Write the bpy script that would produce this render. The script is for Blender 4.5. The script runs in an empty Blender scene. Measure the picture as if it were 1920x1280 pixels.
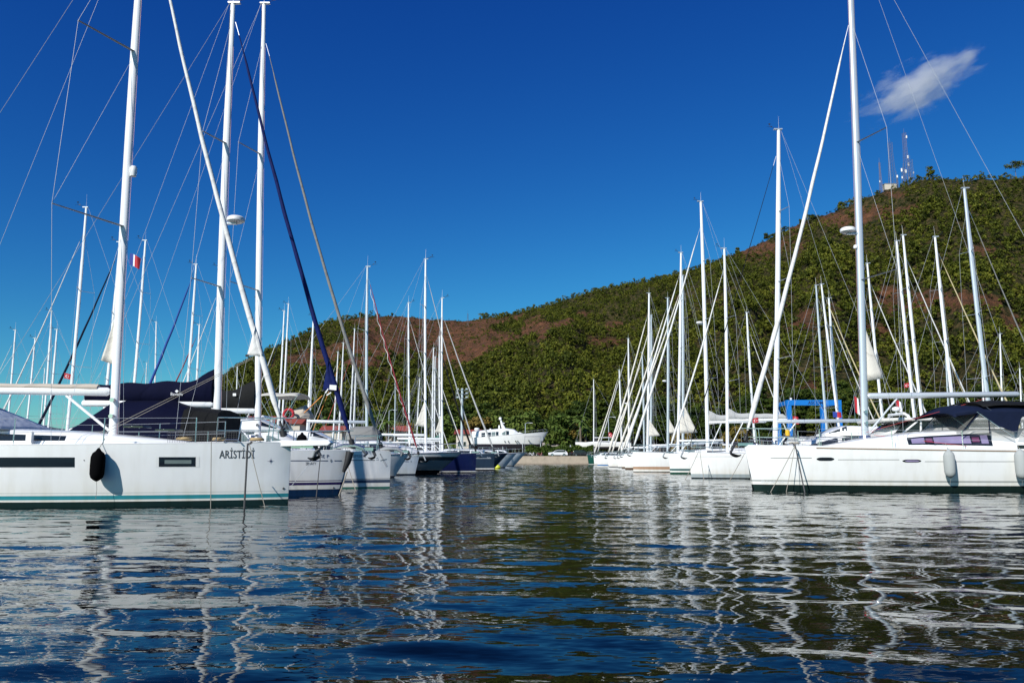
import bpy, math, random
import numpy as np
from mathutils import Vector, Matrix, noise as mnoise

# ------------------------------------------------------------------ camera / world / sun
scene = bpy.context.scene
F = 1493.33                      # focal length in photograph pixels (28 mm on a 36 mm sensor)
HC = 1.10
PITCH = math.atan(220.0 / F)
cam_d = bpy.data.cameras.new('camera')
cam = bpy.data.objects.new('camera', cam_d)
scene.collection.objects.link(cam)
cam.location = (0, 0, HC)
cam.rotation_euler = (math.pi / 2 + PITCH, 0, 0)
cam_d.lens = 28.0
cam_d.sensor_width = 36.0
cam_d.clip_start = 0.1
cam_d.clip_end = 20000
scene.camera = cam

SUN_EL = math.radians(34)
SUN_AZ = math.radians(215)       # compass bearing, clockwise from +Y: behind the camera, to the left
world = bpy.data.worlds.new('World')
scene.world = world
world.use_nodes = True
wt = world.node_tree
for n in list(wt.nodes):
    wt.nodes.remove(n)
w_out = wt.nodes.new('ShaderNodeOutputWorld')
w_bg = wt.nodes.new('ShaderNodeBackground')
w_sky = wt.nodes.new('ShaderNodeTexSky')
w_sky.sky_type = 'NISHITA'
w_sky.sun_disc = False
w_sky.sun_elevation = SUN_EL
w_sky.sun_rotation = SUN_AZ
w_sky.altitude = 0
w_sky.air_density = 1.0
w_sky.dust_density = 0.25
w_sky.ozone_density = 4.0
w_hs = wt.nodes.new('ShaderNodeHueSaturation')
w_hs.inputs['Saturation'].default_value = 1.06
w_hs.inputs['Value'].default_value = 1.0
w_gm = wt.nodes.new('ShaderNodeGamma')
w_gm.inputs['Gamma'].default_value = 1.6
wt.links.new(w_sky.outputs[0], w_hs.inputs['Color'])
wt.links.new(w_hs.outputs[0], w_gm.inputs['Color'])
w_tn = wt.nodes.new('ShaderNodeMix')
w_tn.data_type = 'RGBA'
w_tn.blend_type = 'MULTIPLY'
w_tn.inputs[0].default_value = 1.0
w_tn.inputs[7].default_value = (.38, .68, .86, 1)
wt.links.new(w_gm.outputs[0], w_tn.inputs[6])
w_sep = wt.nodes.new('ShaderNodeSeparateColor')
w_cmb = wt.nodes.new('ShaderNodeCombineColor')
wt.links.new(w_tn.outputs[2], w_sep.inputs[0])
for _k, (_ref, _val, _ex) in enumerate(((.013, .0050, 1.22), (.076, .0615, 1.0), (.30, .31, .60))):
    _prev = w_sep.outputs[_k]
    for _op, _v in (('MULTIPLY', .0577 / _ref), ('POWER', _ex), ('MULTIPLY', _val / .0577)):
        _n = wt.nodes.new('ShaderNodeMath')
        _n.operation = _op
        _n.inputs[1].default_value = _v
        wt.links.new(_prev, _n.inputs[0])
        _prev = _n.outputs[0]
    wt.links.new(_prev, w_cmb.inputs[_k])
wt.links.new(w_cmb.outputs[0], w_bg.inputs['Color'])
w_bg.inputs['Strength'].default_value = 0.052
wt.links.new(w_bg.outputs[0], w_out.inputs['Surface'])

sun_l = bpy.data.lights.new('sun', 'SUN')
sun_l.energy = 4.8
sun_l.angle = math.radians(0.5)
sun_l.color = (1.0, 0.97, 0.925)
sun = bpy.data.objects.new('sun', sun_l)
scene.collection.objects.link(sun)
sdir = Vector((math.sin(SUN_AZ) * math.cos(SUN_EL), math.cos(SUN_AZ) * math.cos(SUN_EL), math.sin(SUN_EL)))
sun.rotation_euler = sdir.to_track_quat('Z', 'Y').to_euler()

scene.view_settings.view_transform = 'Standard'
scene.view_settings.look = 'None'
scene.view_settings.exposure = 0.15
scene.view_settings.gamma = 1.0
scene.cycles.max_bounces = 6
scene.cycles.transparent_max_bounces = 12
scene.cycles.volume_step_rate = 1.0
scene.cycles.volume_bounces = 4

R = random.Random(7)


def at(x, y, Y):
    """world point on the ray through photograph pixel (x, y) at distance Y along the channel"""
    dx = (x - 960) / F
    dy = (640 - y) / F
    c, s = math.cos(PITCH), math.sin(PITCH)
    d = Vector((dx, c - dy * s, s + dy * c))
    return Vector((0, 0, HC)) + d * (Y / d.y)


def gx(x, Y, y=850):
    return at(x, y, Y).x


# ------------------------------------------------------------------ materials
MATS = {}


def nodes_of(name):
    m = bpy.data.materials.new(name)
    m.use_nodes = True
    nt = m.node_tree
    return m, nt, nt.nodes['Principled BSDF']


def mat(name, col, rough=0.5, metal=0.0, var=0.06, scale=3.0, bump=0.0, bscale=20.0, coat=0.0, spec=0.5, trans=0.0, alpha=1.0):
    """plain procedural material: colour broken up by noise, optional bump"""
    if name in MATS:
        return MATS[name]
    m, nt, b = nodes_of(name)
    tc = nt.nodes.new('ShaderNodeTexCoord')
    nz = nt.nodes.new('ShaderNodeTexNoise')
    nz.inputs['Scale'].default_value = scale
    nz.inputs['Detail'].default_value = 5
    nt.links.new(tc.outputs['Object'], nz.inputs['Vector'])
    mx = nt.nodes.new('ShaderNodeMix')
    mx.data_type = 'RGBA'
    mx.inputs[6].default_value = (*[max(0, c * (1 - var)) for c in col], 1)
    mx.inputs[7].default_value = (*[min(1, c * (1 + var)) for c in col], 1)
    nt.links.new(nz.outputs[0], mx.inputs[0])
    nt.links.new(mx.outputs[2], b.inputs['Base Color'])
    b.inputs['Roughness'].default_value = rough
    b.inputs['Metallic'].default_value = metal
    b.inputs['Coat Weight'].default_value = coat
    b.inputs['Specular IOR Level'].default_value = spec
    b.inputs['Transmission Weight'].default_value = trans
    b.inputs['Alpha'].default_value = alpha
    if bump > 0:
        n2 = nt.nodes.new('ShaderNodeTexNoise')
        n2.inputs['Scale'].default_value = bscale
        n2.inputs['Detail'].default_value = 4
        nt.links.new(tc.outputs['Object'], n2.inputs['Vector'])
        bp = nt.nodes.new('ShaderNodeBump')
        bp.inputs['Strength'].default_value = 1.0
        bp.inputs['Distance'].default_value = bump
        nt.links.new(n2.outputs[0], bp.inputs['Height'])
        nt.links.new(bp.outputs[0], b.inputs['Normal'])
    MATS[name] = m
    return m


def hull_mat(name, top, bands, rough=0.12):
    """gelcoat with horizontal painted bands: bands = [(z_from, colour), ...] rising from the keel, in metres"""
    if name in MATS:
        return MATS[name]
    m, nt, b = nodes_of(name)
    tc = nt.nodes.new('ShaderNodeTexCoord')
    sp = nt.nodes.new('ShaderNodeSeparateXYZ')
    nt.links.new(tc.outputs['Object'], sp.inputs[0])
    mp = nt.nodes.new('ShaderNodeMapRange')
    mp.inputs['From Min'].default_value = -0.5
    mp.inputs['From Max'].default_value = 2.5
    nt.links.new(sp.outputs['Z'], mp.inputs['Value'])
    cr = nt.nodes.new('ShaderNodeValToRGB')
    cr.color_ramp.interpolation = 'CONSTANT'
    el = cr.color_ramp.elements
    el[0].position = 0.0
    el[0].color = (*bands[0][1], 1)
    seq = bands[1:]
    el[1].position = (seq[0][0] + 0.5) / 3.0
    el[1].color = (*seq[0][1], 1)
    for z, c in seq[1:]:
        e = el.new((z + 0.5) / 3.0)
        e.color = (*c, 1)
    nt.links.new(mp.outputs[0], cr.inputs[0])
    # faint weathering, streaks running down
    nz = nt.nodes.new('ShaderNodeTexNoise')
    nz.inputs['Scale'].default_value = 1.0
    nz.inputs['Detail'].default_value = 6
    ms = nt.nodes.new('ShaderNodeMapping')
    ms.inputs['Scale'].default_value = (5, 5, 0.6)
    nt.links.new(tc.outputs['Object'], ms.inputs[0])
    nt.links.new(ms.outputs[0], nz.inputs['Vector'])
    r2 = nt.nodes.new('ShaderNodeMapRange')
    r2.inputs['From Min'].default_value = 0.45
    r2.inputs['From Max'].default_value = 0.8
    r2.inputs['To Min'].default_value = 0.0
    r2.inputs['To Max'].default_value = 0.35
    nt.links.new(nz.outputs[0], r2.inputs['Value'])
    mx = nt.nodes.new('ShaderNodeMix')
    mx.data_type = 'RGBA'
    mx.blend_type = 'MULTIPLY'
    mx.inputs[7].default_value = (0.78, 0.76, 0.70, 1)
    nt.links.new(r2.outputs[0], mx.inputs[0])
    nt.links.new(cr.outputs[0], mx.inputs[6])
    gz = nt.nodes.new('ShaderNodeMapRange')
    gz.inputs['From Min'].default_value = .12
    gz.inputs['From Max'].default_value = .62
    gz.inputs['To Min'].default_value = .95
    gz.inputs['To Max'].default_value = 0
    nt.links.new(sp.outputs['Z'], gz.inputs['Value'])
    gm_ = nt.nodes.new('ShaderNodeMath')
    gm_.operation = 'MULTIPLY'
    nt.links.new(gz.outputs[0], gm_.inputs[0])
    nt.links.new(nz.outputs[0], gm_.inputs[1])
    mg = nt.nodes.new('ShaderNodeMix')
    mg.data_type = 'RGBA'
    mg.blend_type = 'MULTIPLY'
    mg.inputs[7].default_value = (.80, .74, .60, 1)
    nt.links.new(gm_.outputs[0], mg.inputs[0])
    nt.links.new(mx.outputs[2], mg.inputs[6])
    nt.links.new(mg.outputs[2], b.inputs['Base Color'])
    b.inputs['Roughness'].default_value = rough
    b.inputs['Specular IOR Level'].default_value = 0.5
    # hull never perfectly fair
    n3 = nt.nodes.new('ShaderNodeTexNoise')
    n3.inputs['Scale'].default_value = 0.9
    nt.links.new(tc.outputs['Object'], n3.inputs['Vector'])
    bp = nt.nodes.new('ShaderNodeBump')
    bp.inputs['Distance'].default_value = 0.02
    nt.links.new(n3.outputs[0], bp.inputs['Height'])
    nt.links.new(bp.outputs[0], b.inputs['Normal'])
    MATS[name] = m
    return m


WHITE = (0.80, 0.80, 0.78)
NAVY = (0.012, 0.016, 0.06)
BLACKC = (0.012, 0.014, 0.016)
hull_mat('gelcoat_teal', WHITE, [(0, (0.012, 0.03, 0.03)), (0.11, WHITE), (0.16, (0.035, 0.27, 0.33)), (0.255, WHITE), (0.30, (0.60, 0.64, 0.64)), (0.325, WHITE)])
hull_mat('gelcoat_navy_bands', WHITE, [(0, (0.008, 0.03, 0.085)), (0.17, WHITE), (0.30, (0.03, 0.02, 0.10)), (0.39, WHITE), (0.42, (0.03, 0.02, 0.10)), (0.44, WHITE)])
hull_mat('gelcoat_grey_band', WHITE, [(0, (0.05, 0.16, 0.13)), (0.06, WHITE), (0.20, (0.06, 0.08, 0.13)), (0.31, WHITE), (0.34, (0.1, 0.1, 0.12)), (0.36, WHITE)])
hull_mat('gelcoat_dark_green', WHITE, [(0, (0.010, 0.022, 0.020)), (0.20, WHITE), (0.30, (0.36, 0.38, 0.38)), (0.36, WHITE)])
hull_mat('gelcoat_grey_boot', WHITE, [(0, BLACKC), (0.06, (0.36, 0.42, 0.46)), (0.26, WHITE)])
hull_mat('gelcoat_green_boot', WHITE, [(0, (0.02, 0.07, 0.05)), (0.14, WHITE), (0.25, (0.06, 0.13, 0.13)), (0.40, WHITE)])
hull_mat('gelcoat_tan_boot', WHITE, [(0, (0.05, 0.05, 0.05)), (0.06, WHITE), (0.22, (0.42, 0.27, 0.18)), (0.46, WHITE)])
hull_mat('gelcoat_brown_boot', WHITE, [(0, (0.02, 0.02, 0.02)), (0.05, (0.16, 0.10, 0.07)), (0.2, WHITE)])
hull_mat('gelcoat_blue_boot', WHITE, [(0, (0.02, 0.16, 0.45)), (0.16, WHITE)])
hull_mat('gelcoat_grey_dashes', (0.66, 0.72, 0.76), [(0, (0.02, 0.03, 0.05)), (0.10, (0.64, 0.70, 0.74))])
hull_mat('gelcoat_plain', WHITE, [(0, (0.03, 0.04, 0.06)), (0.1, WHITE)])
hull_mat('topsides_navy', NAVY, [(0, (0.01, 0.01, 0.015)), (0.08, (0.7, 0.7, 0.7)), (0.16, (0.010, 0.016, 0.075))])
hull_mat('topsides_slate', NAVY, [(0, (0.01, 0.01, 0.015)), (0.10, (0.72, 0.72, 0.72)), (0.24, (0.035, 0.06, 0.095))])
hull_mat('topsides_dark_green', NAVY, [(0, (0.01, 0.01, 0.015)), (0.08, (0.7, 0.7, 0.7)), (0.16, (0.012, 0.07, 0.05))])
hull_mat('topsides_grey', NAVY, [(0, (0.01, 0.01, 0.012)), (0.30, (0.5, 0.5, 0.5)), (0.34, (0.20, 0.24, 0.27)), (1.0, (0.04, 0.05, 0.06)), (1.25, (0.74, 0.74, 0.73))])
hull_mat('gelcoat_on_land', WHITE, [(0, (0.02, 0.02, 0.03)), (0.75, WHITE)])
GEL = mat('white_gelcoat', WHITE, 0.2, var=0.03, coat=0.3)
GELN = mat('deck_white', (0.74, 0.74, 0.71), 0.45, var=0.05)
SPAR = mat('painted_spar', (0.78, 0.79, 0.79), 0.3, var=0.03, metal=0.0)
SPARG = mat('anodised_spar', (0.58, 0.62, 0.65), 0.32, metal=0.35, var=0.04)
STEEL = mat('stainless_steel', (0.62, 0.63, 0.64), 0.22, metal=0.9, var=0.04)
WIRE = mat('rigging_wire', (0.40, 0.42, 0.45), 0.5, metal=0.0, var=0.03)
WIREP = mat('pink_rope', (0.62, 0.38, 0.40), 0.8)
DARKSP = mat('dark_grey_spreader', (0.20, 0.22, 0.24), 0.4, metal=0.3)
CREAM = mat('cream_sailcloth', (0.70, 0.66, 0.58), 0.75, var=0.05, bump=0.01, bscale=9)
WSAIL = mat('white_sailcloth', (0.74, 0.73, 0.70), 0.7, var=0.05, bump=0.01, bscale=9)
BLUEC = mat('blue_sun_strip', (0.003, 0.010, 0.085), 0.75, var=0.2, spec=.2, bump=0.01, bscale=9)
NAVYC = mat('navy_canvas', (0.0010, 0.0022, 0.017), 0.85, var=0.2, spec=.12, bump=0.02, bscale=4)
NAVYD = mat('dark_navy_canvas', (0.004, 0.009, 0.030), 0.8, var=0.2, spec=.2, bump=0.02, bscale=4)
GREYC = mat('grey_canvas', (0.20, 0.20, 0.19), 0.8, var=0.12, bump=0.02, bscale=4)
LGREYC = mat('light_grey_canvas', (0.42, 0.42, 0.41), 0.8, var=0.10, bump=0.02, bscale=4)
BLACKM = mat('black_canvas', (0.007, 0.0075, 0.008), 0.8, var=0.3, spec=.2, bump=0.02, bscale=4)
SILVERC = mat('silver_cover', (0.42, 0.46, 0.52), 0.38, var=0.08, bump=0.06, bscale=3.2)
REDC = mat('red_sun_strip', (0.22, 0.014, 0.025), 0.7, var=0.1)
GREENC = mat('green_canvas', (0.02, 0.11, 0.08), 0.8, var=0.1, bump=0.02, bscale=4)
TANC = mat('tan_sailcloth', (0.46, 0.40, 0.33), 0.8, var=0.06)
YELC = mat('ochre_sailcloth', (0.56, 0.47, 0.27), 0.8, var=0.06)
GLASS = mat('tinted_window', (0.012, 0.016, 0.02), 0.06, var=0.1, spec=0.7)
GLASSG = mat('grey_green_window', (0.16, 0.20, 0.19), 0.1, var=0.2, spec=0.7)
GLASSP = mat('mauve_window', (0.24, 0.20, 0.33), 0.12, var=0.35, scale=2.0, spec=0.7)
GLASSM = mat('magenta_hatch', (0.16, 0.05, 0.11), 0.12, var=0.2)
CLEARP = mat('clear_vinyl', (0.26, 0.27, 0.27), 0.10, var=0.35, scale=5, alpha=0.5)
RUB = mat('black_rubber', (0.015, 0.015, 0.016), 0.55, var=0.1)
FENDB = mat('black_fleece', (0.003, 0.003, 0.0035), 1.0, spec=.05, var=0.3, scale=40, bump=0.004, bscale=120)
FENDG = mat('grey_fleece', (0.36, 0.38, 0.37), 0.9, var=0.1, bump=0.003, bscale=90)
GALV = mat('galvanised_anchor', (0.42, 0.43, 0.44), 0.45, metal=0.6, var=0.15)
DARKAN = mat('dark_anchor', (0.05, 0.05, 0.055), 0.5, metal=0.5, var=0.15)
ROPEW = mat('worn_rope', (0.30, 0.27, 0.22), 0.9, var=0.2)
ROPED = mat('dark_rope', (0.07, 0.07, 0.07), 0.9, var=0.2)
PLAST = mat('white_plastic', (0.78, 0.78, 0.76), 0.35, var=0.03)
INK = mat('dark_lettering', (0.07, 0.075, 0.08), 0.4, var=0.05)
INKB = mat('blue_lettering', (0.02, 0.03, 0.10), 0.4, var=0.05)
INKW = mat('white_lettering', (0.75, 0.76, 0.78), 0.5, var=0.05)
TEAK = mat('teak_rubbing_strake', (0.30, 0.20, 0.13), 0.6, var=0.2, scale=12)
REDF = mat('red_flag_cloth', (0.42, 0.015, 0.025), 0.7, var=0.05)
BLUEF = mat('blue_flag_cloth', (0.02, 0.05, 0.30), 0.7, var=0.05)
WHITEF = mat('white_flag_cloth', (0.75, 0.75, 0.75), 0.7, var=0.03)
YELB = mat('yellow_plastic', (0.75, 0.45, 0.03), 0.4, var=0.05)
ORG = mat('orange_rope', (0.70, 0.26, 0.05), 0.8, var=0.1)
REDR = mat('red_rope', (0.50, 0.06, 0.06), 0.8, var=0.1)
CONC = mat('pontoon_concrete', (0.36, 0.34, 0.30), 0.85, var=0.15, scale=2, bump=0.01, bscale=15)


def seam_shade(m, step=2.6, dark=.80, tilt=.35):
    """overlapping wraps of a rolled sail: shallow diagonal folds, seam lines and wrap shadows painted darker"""
    nt = m.node_tree
    b = nt.nodes['Principled BSDF']
    tc = nt.nodes.new('ShaderNodeTexCoord')
    mp = nt.nodes.new('ShaderNodeMapping')
    mp.inputs['Scale'].default_value = (1.6, 1.6, 1)
    mp.inputs['Rotation'].default_value = (tilt, tilt, 0)
    nt.links.new(tc.outputs['Object'], mp.inputs[0])
    wv = nt.nodes.new('ShaderNodeTexWave')
    wv.wave_type = 'BANDS'
    wv.bands_direction = 'Z'
    wv.wave_profile = 'SAW'
    wv.inputs['Scale'].default_value = step * .16
    wv.inputs['Distortion'].default_value = 2.2
    wv.inputs['Detail'].default_value = 3
    nt.links.new(mp.outputs[0], wv.inputs['Vector'])
    bp = nt.nodes.new('ShaderNodeBump')
    bp.inputs['Distance'].default_value = .05
    bp.inputs['Strength'].default_value = .9
    nt.links.new(wv.outputs[1], bp.inputs['Height'])
    old = b.inputs['Normal'].links[0].from_socket if b.inputs['Normal'].links else None
    if old:
        nt.links.new(old, bp.inputs['Normal'])
    nt.links.new(bp.outputs[0], b.inputs['Normal'])
    src = b.inputs['Base Color'].links[0].from_socket
    mx = nt.nodes.new('ShaderNodeMix')
    mx.data_type = 'RGBA'
    mx.blend_type = 'MULTIPLY'
    mx.inputs[7].default_value = (dark, dark, dark, 1)  # darker bands paint in seam lines and the shadows between wraps
    cr = nt.nodes.new('ShaderNodeMapRange')
    cr.inputs['From Min'].default_value = .82
    cr.inputs['From Max'].default_value = 1.0
    nt.links.new(wv.outputs[1], cr.inputs['Value'])
    nt.links.new(cr.outputs[0], mx.inputs[0])
    nt.links.new(src, mx.inputs[6])
    nt.links.new(mx.outputs[2], b.inputs['Base Color'])


for _m in (CREAM, WSAIL, BLUEC, GREYC, TANC):
    seam_shade(_m)


# ------------------------------------------------------------------ mesh builder
class MB:
    def __init__(s):
        s.v = []
        s.f = []

    def add(s, vs, fs):
        o = len(s.v)
        s.v += [tuple(p) for p in vs]
        s.f += [tuple(i + o for i in f) for f in fs]

    def box(s, c, d, rz=0.0):
        x, y, z = [k / 2 for k in d]
        cr, sr = math.cos(rz), math.sin(rz)
        vs = []
        for a in (-1, 1):
            for b in (-1, 1):
                for e in (-1, 1):
                    px, py = a * x, b * y
                    vs.append((c[0] + px * cr - py * sr, c[1] + px * sr + py * cr, c[2] + e * z))
        s.add(vs, [(0, 1, 3, 2), (4, 6, 7, 5), (0, 4, 5, 1), (2, 3, 7, 6), (0, 2, 6, 4), (1, 5, 7, 3)])
        return s

    def tube(s, pts, r, n=8, flat=1.0, up=None):
        """round bar along a path; r number or list; flat squeezes the section along 'up'"""
        pts = [Vector(p) for p in pts]
        rs = r if isinstance(r, (list, tuple)) else [r] * len(pts)
        rings = []
        prev = None
        for i, p in enumerate(pts):
            d = (pts[min(i + 1, len(pts) - 1)] - pts[max(i - 1, 0)]).normalized()
            if prev is None:
                a = Vector(up) if up else (Vector((0, 0, 1)) if abs(d.z) < .9 else Vector((0, 1, 0)))
            else:
                a = prev
            a = (a - d * a.dot(d)).normalized()
            prev = a
            b = d.cross(a)
            rings.append([p + (a * math.cos(2 * math.pi * k / n) * flat + b * math.sin(2 * math.pi * k / n)) * rs[i] for k in range(n)])
        vs = [q for ring in rings for q in ring]
        fs = []
        for i in range(len(pts) - 1):
            for k in range(n):
                fs.append((i * n + k, i * n + (k + 1) % n, (i + 1) * n + (k + 1) % n, (i + 1) * n + k))
        fs.append(tuple(reversed(range(n))))
        fs.append(tuple((len(pts) - 1) * n + k for k in range(n)))
        s.add(vs, fs)
        return s

    def loft(s, secs, closed=False, caps=True):
        n = len(secs[0])
        vs = [p for sec in secs for p in sec]
        fs = []
        for i in range(len(secs) - 1):
            for k in range(n if closed else n - 1):
                fs.append((i * n + k, i * n + (k + 1) % n, (i + 1) * n + (k + 1) % n, (i + 1) * n + k))
        if caps:
            fs.append(tuple(reversed(range(n))))
            fs.append(tuple((len(secs) - 1) * n + k for k in range(n)))
        s.add(vs, fs)
        return s

    def grid(s, fn, nu, nv):
        vs = [fn(i / nu, j / nv) for i in range(nu + 1) for j in range(nv + 1)]
        fs = [(i * (nv + 1) + j, (i + 1) * (nv + 1) + j, (i + 1) * (nv + 1) + j + 1, i * (nv + 1) + j + 1) for i in range(nu) for j in range(nv)]
        s.add(vs, fs)
        return s

    def slab(s, poly, h, axis='z'):
        """extrude a polygon given as 3-D points by vector h"""
        h = Vector(h)
        n = len(poly)
        vs = [Vector(p) for p in poly] + [Vector(p) + h for p in poly]
        fs = [tuple(reversed(range(n))), tuple(range(n, 2 * n))] + [(k, (k + 1) % n, n + (k + 1) % n, n + k) for k in range(n)]
        s.add(vs, fs)
        return s

    def lathe(s, prof, n=16, c=(0, 0, 0)):
        rings = [[(c[0] + r * math.cos(2 * math.pi * k / n), c[1] + r * math.sin(2 * math.pi * k / n), c[2] + z) for k in range(n)] for r, z in prof]
        s.loft(rings, closed=True)
        return s

    def build(s, name, m, parent=None, smooth=True, bevel=0.0):
        me = bpy.data.meshes.new(name)
        me.from_pydata(s.v, [], s.f)
        me.validate()
        me.update()
        if isinstance(m, str):
            m = MATS[m]
        me.materials.append(m)
        if smooth:
            me.shade_smooth()
            try:
                me.set_sharp_from_angle(angle=math.radians(38))
            except Exception:
                pass
        o = bpy.data.objects.new(name, me)
        scene.collection.objects.link(o)
        if parent is not None:
            o.parent = parent
        if bevel > 0:
            b = o.modifiers.new('bevel', 'BEVEL')
            b.width = bevel
            b.segments = 2
            b.limit_method = 'ANGLE'
        return o


def tag(o, label=None, cat=None, group=None, kind=None):
    if label:
        o['label'] = label
    if cat:
        o['category'] = cat
    if group:
        o['group'] = group
    if kind:
        o['kind'] = kind
    return o


def empty(name, loc, rz=0.0, label=None, cat=None, group=None):
    o = bpy.data.objects.new(name, None)
    scene.collection.objects.link(o)
    o.location = loc
    o.rotation_euler = (0, 0, rz)
    o.empty_display_size = 0.5
    return tag(o, label, cat, group)


def text_mesh(txt, size, extr=0.0, bold=0.0, align='LEFT', font_shear=0.0):
    cu = bpy.data.curves.new('lettering', 'FONT')
    cu.body = txt
    cu.size = size
    cu.extrude = extr
    cu.offset = bold
    cu.align_x = align
    cu.shear = font_shear
    cu.resolution_u = 3
    ob = bpy.data.objects.new('lettering', cu)
    scene.collection.objects.link(ob)
    bpy.context.view_layer.update()
    me = bpy.data.meshes.new_from_object(ob.evaluated_get(bpy.context.evaluated_depsgraph_get()))
    bpy.data.objects.remove(ob)
    bpy.data.curves.remove(cu)
    return me


def lettering(txt, size, fn, m, parent, name='boat_name', bold=0.0, shear=0.0):
    """letters laid on a surface: fn(u, v) -> point, u and v metres along and up the text"""
    me = text_mesh(txt, size, 0.0, bold, 'LEFT', shear)
    for v in me.vertices:
        v.co = fn(v.co.x, v.co.y)
    me.materials.clear()
    me.materials.append(m)
    o = bpy.data.objects.new(name, me)
    scene.collection.objects.link(o)
    o.parent = parent
    return o


# ------------------------------------------------------------------ hulls
class Hull:
    def __init__(s, xb, L, B, fb, fs, rake=0.1, flare=0.32, full=0.85, sharp=2.0, stern=0.86):
        s.xb, s.L, s.B, s.fb, s.fs, s.rake, s.flare, s.full, s.sharp, s.stern = xb, L, B, fb, fs, rake, flare, full, sharp, stern

    def sheer(s, t):
        return s.fb + (s.fs - s.fb) * t - 0.05 * math.sin(math.pi * min(1, t))

    def half(s, t):
        if t < .55:
            q = 1 - (1 - t / .55) ** s.sharp
            b = max(0, q) ** s.full
        else:
            b = 1 - (1 - s.stern) * ((t - .55) / .45) ** 2
        return max(0.012, b * s.B / 2)

    def pt(s, t, z):
        sh = s.sheer(t)
        k = max(0.0, min(1.0, z / sh))
        x = s.xb - t * s.L - s.rake * (1 - k) * (1 - t) ** 5
        fl = s.flare * (1 - t) ** 2.0 + 0.07
        b = s.half(t) * (1 - fl * (1 - k) ** 1.4)
        if z < 0:
            b *= math.sqrt(max(0, 1 - (z / -0.62) ** 2))
        return x, b

    def on(s, x, z, side, off=0.004):
        t = (s.xb - x) / s.L
        for _ in range(4):
            px, b = s.pt(max(0, min(1, t)), z)
            t += (px - x) / s.L
        px, b = s.pt(max(0, min(1, t)), z)
        return Vector((x, side * (b + off), z))

    def sheer_at(s, x):
        return s.sheer(max(0, min(1, (s.xb - x) / s.L)))

    def half_at(s, x):
        return s.half(max(0, min(1, (s.xb - x) / s.L)))

    def mesh(s, nt=30, nz=8):
        mb = MB()
        secs = []
        for i in range(nt + 1):
            t = (i / nt) ** 1.35
            sh = s.sheer(t)
            zs = [sh * (1 - j / nz) for j in range(nz + 1)] + [-.15, -.35, -.5, -.6]
            left = [(s.pt(t, z)[0], s.pt(t, z)[1], z) for z in zs]
            right = [(x, -y, z) for x, y, z in reversed(left)]
            secs.append(left + right)
        mb.loft(secs, closed=False, caps=True)
        return mb

    def deck(s, nt=24):
        mb = MB()
        secs = []
        for i in range(nt + 1):
            t = (i / nt) ** 1.2
            sh = s.sheer(t)
            b = s.half(t) - 0.004
            x = s.xb - t * s.L - 0.004
            secs.append([(x, b * q, sh - 0.004 + 0.07 * (1 - q * q) * min(1, b)) for q in (1, .75, .4, 0, -.4, -.75, -1)])
        mb.loft(secs, caps=False)
        return mb

    def patch(s, x0, x1, z0, z1, side, off=0.005, nu=10, nv=3, round_=False, slant=0.0):
        mb = MB()
        def fn(u, v):
            x = x0 + (x1 - x0) * u
            zc = (z0 + z1) / 2
            hz = (z1 - z0) / 2
            k = 1.0
            if round_:
                k = max(0.25, min(1, (1 - abs(2 * u - 1) ** 6)))
            return s.on(x + slant * (v - .5), zc + hz * (2 * v - 1) * k, side, off)
        mb.grid(fn, nu, nv)
        return mb


class House:
    """cabin top: stations (x, half width, base z, top z); squared with rounded shoulders"""
    def __init__(s, st, tumble=0.14):
        s.st = st
        s.tumble = tumble

    def par(s, x):
        st = s.st
        up = st[0][0] > st[-1][0]
        seq = st if not up else list(reversed(st))
        if x <= seq[0][0]:
            return seq[0][1:]
        for a, b in zip(seq, seq[1:]):
            if x <= b[0]:
                k = (x - a[0]) / (b[0] - a[0])
                return tuple(a[i] + (b[i] - a[i]) * k for i in (1, 2, 3))
        return seq[-1][1:]

    def sec(s, x):
        w, z0, z1 = s.par(x)
        h = z1 - z0
        tb = s.tumble
        pr = [(1, 0), (1 - tb * .35, .35), (1 - tb * .8, .72), (1 - tb * 1.5, .92), (1 - tb * 3.0, 1.0), (0, 1.06)]
        left = [(x, w * a, z0 + h * b) for a, b in pr]
        right = [(x, -y, z) for (_, y, z) in reversed(left[:-1])]
        return left + right

    def mesh(s, sub=4):
        mb = MB()
        xs = []
        for a, b in zip(s.st, s.st[1:]):
            xs += [a[0] + (b[0] - a[0]) * k / sub for k in range(sub)]
        xs.append(s.st[-1][0])
        mb.loft([s.sec(x) for x in xs])
        return mb

    def side(s, x, v, sd, off=0.006):
        w, z0, z1 = s.par(x)
        tb = s.tumble
        a = 1 - tb * (v if v < .35 else .35 + (v - .35) * 1.216)
        return Vector((x, sd * (w * a + off), z0 + (z1 - z0) * v))

    def patch(s, x0, x1, v0, v1, sd, off=0.006, nu=10, nv=3, taper0=1.0, taper1=1.0, shear=0.0):
        mb = MB()
        def fn(u, v):
            k = taper0 + (taper1 - taper0) * u
            vc = (v0 + v1) / 2
            return s.side(x0 + (x1 - x0) * u + shear * (v - .5), vc + (v1 - v0) / 2 * (2 * v - 1) * k, sd, off)
        mb.grid(fn, nu, nv)
        return mb


def wire(parent, pts, r=0.005, m=None, name='shroud', n=5):
    return MB().tube(pts, r, n).build(name, m or WIRE, parent)


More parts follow.
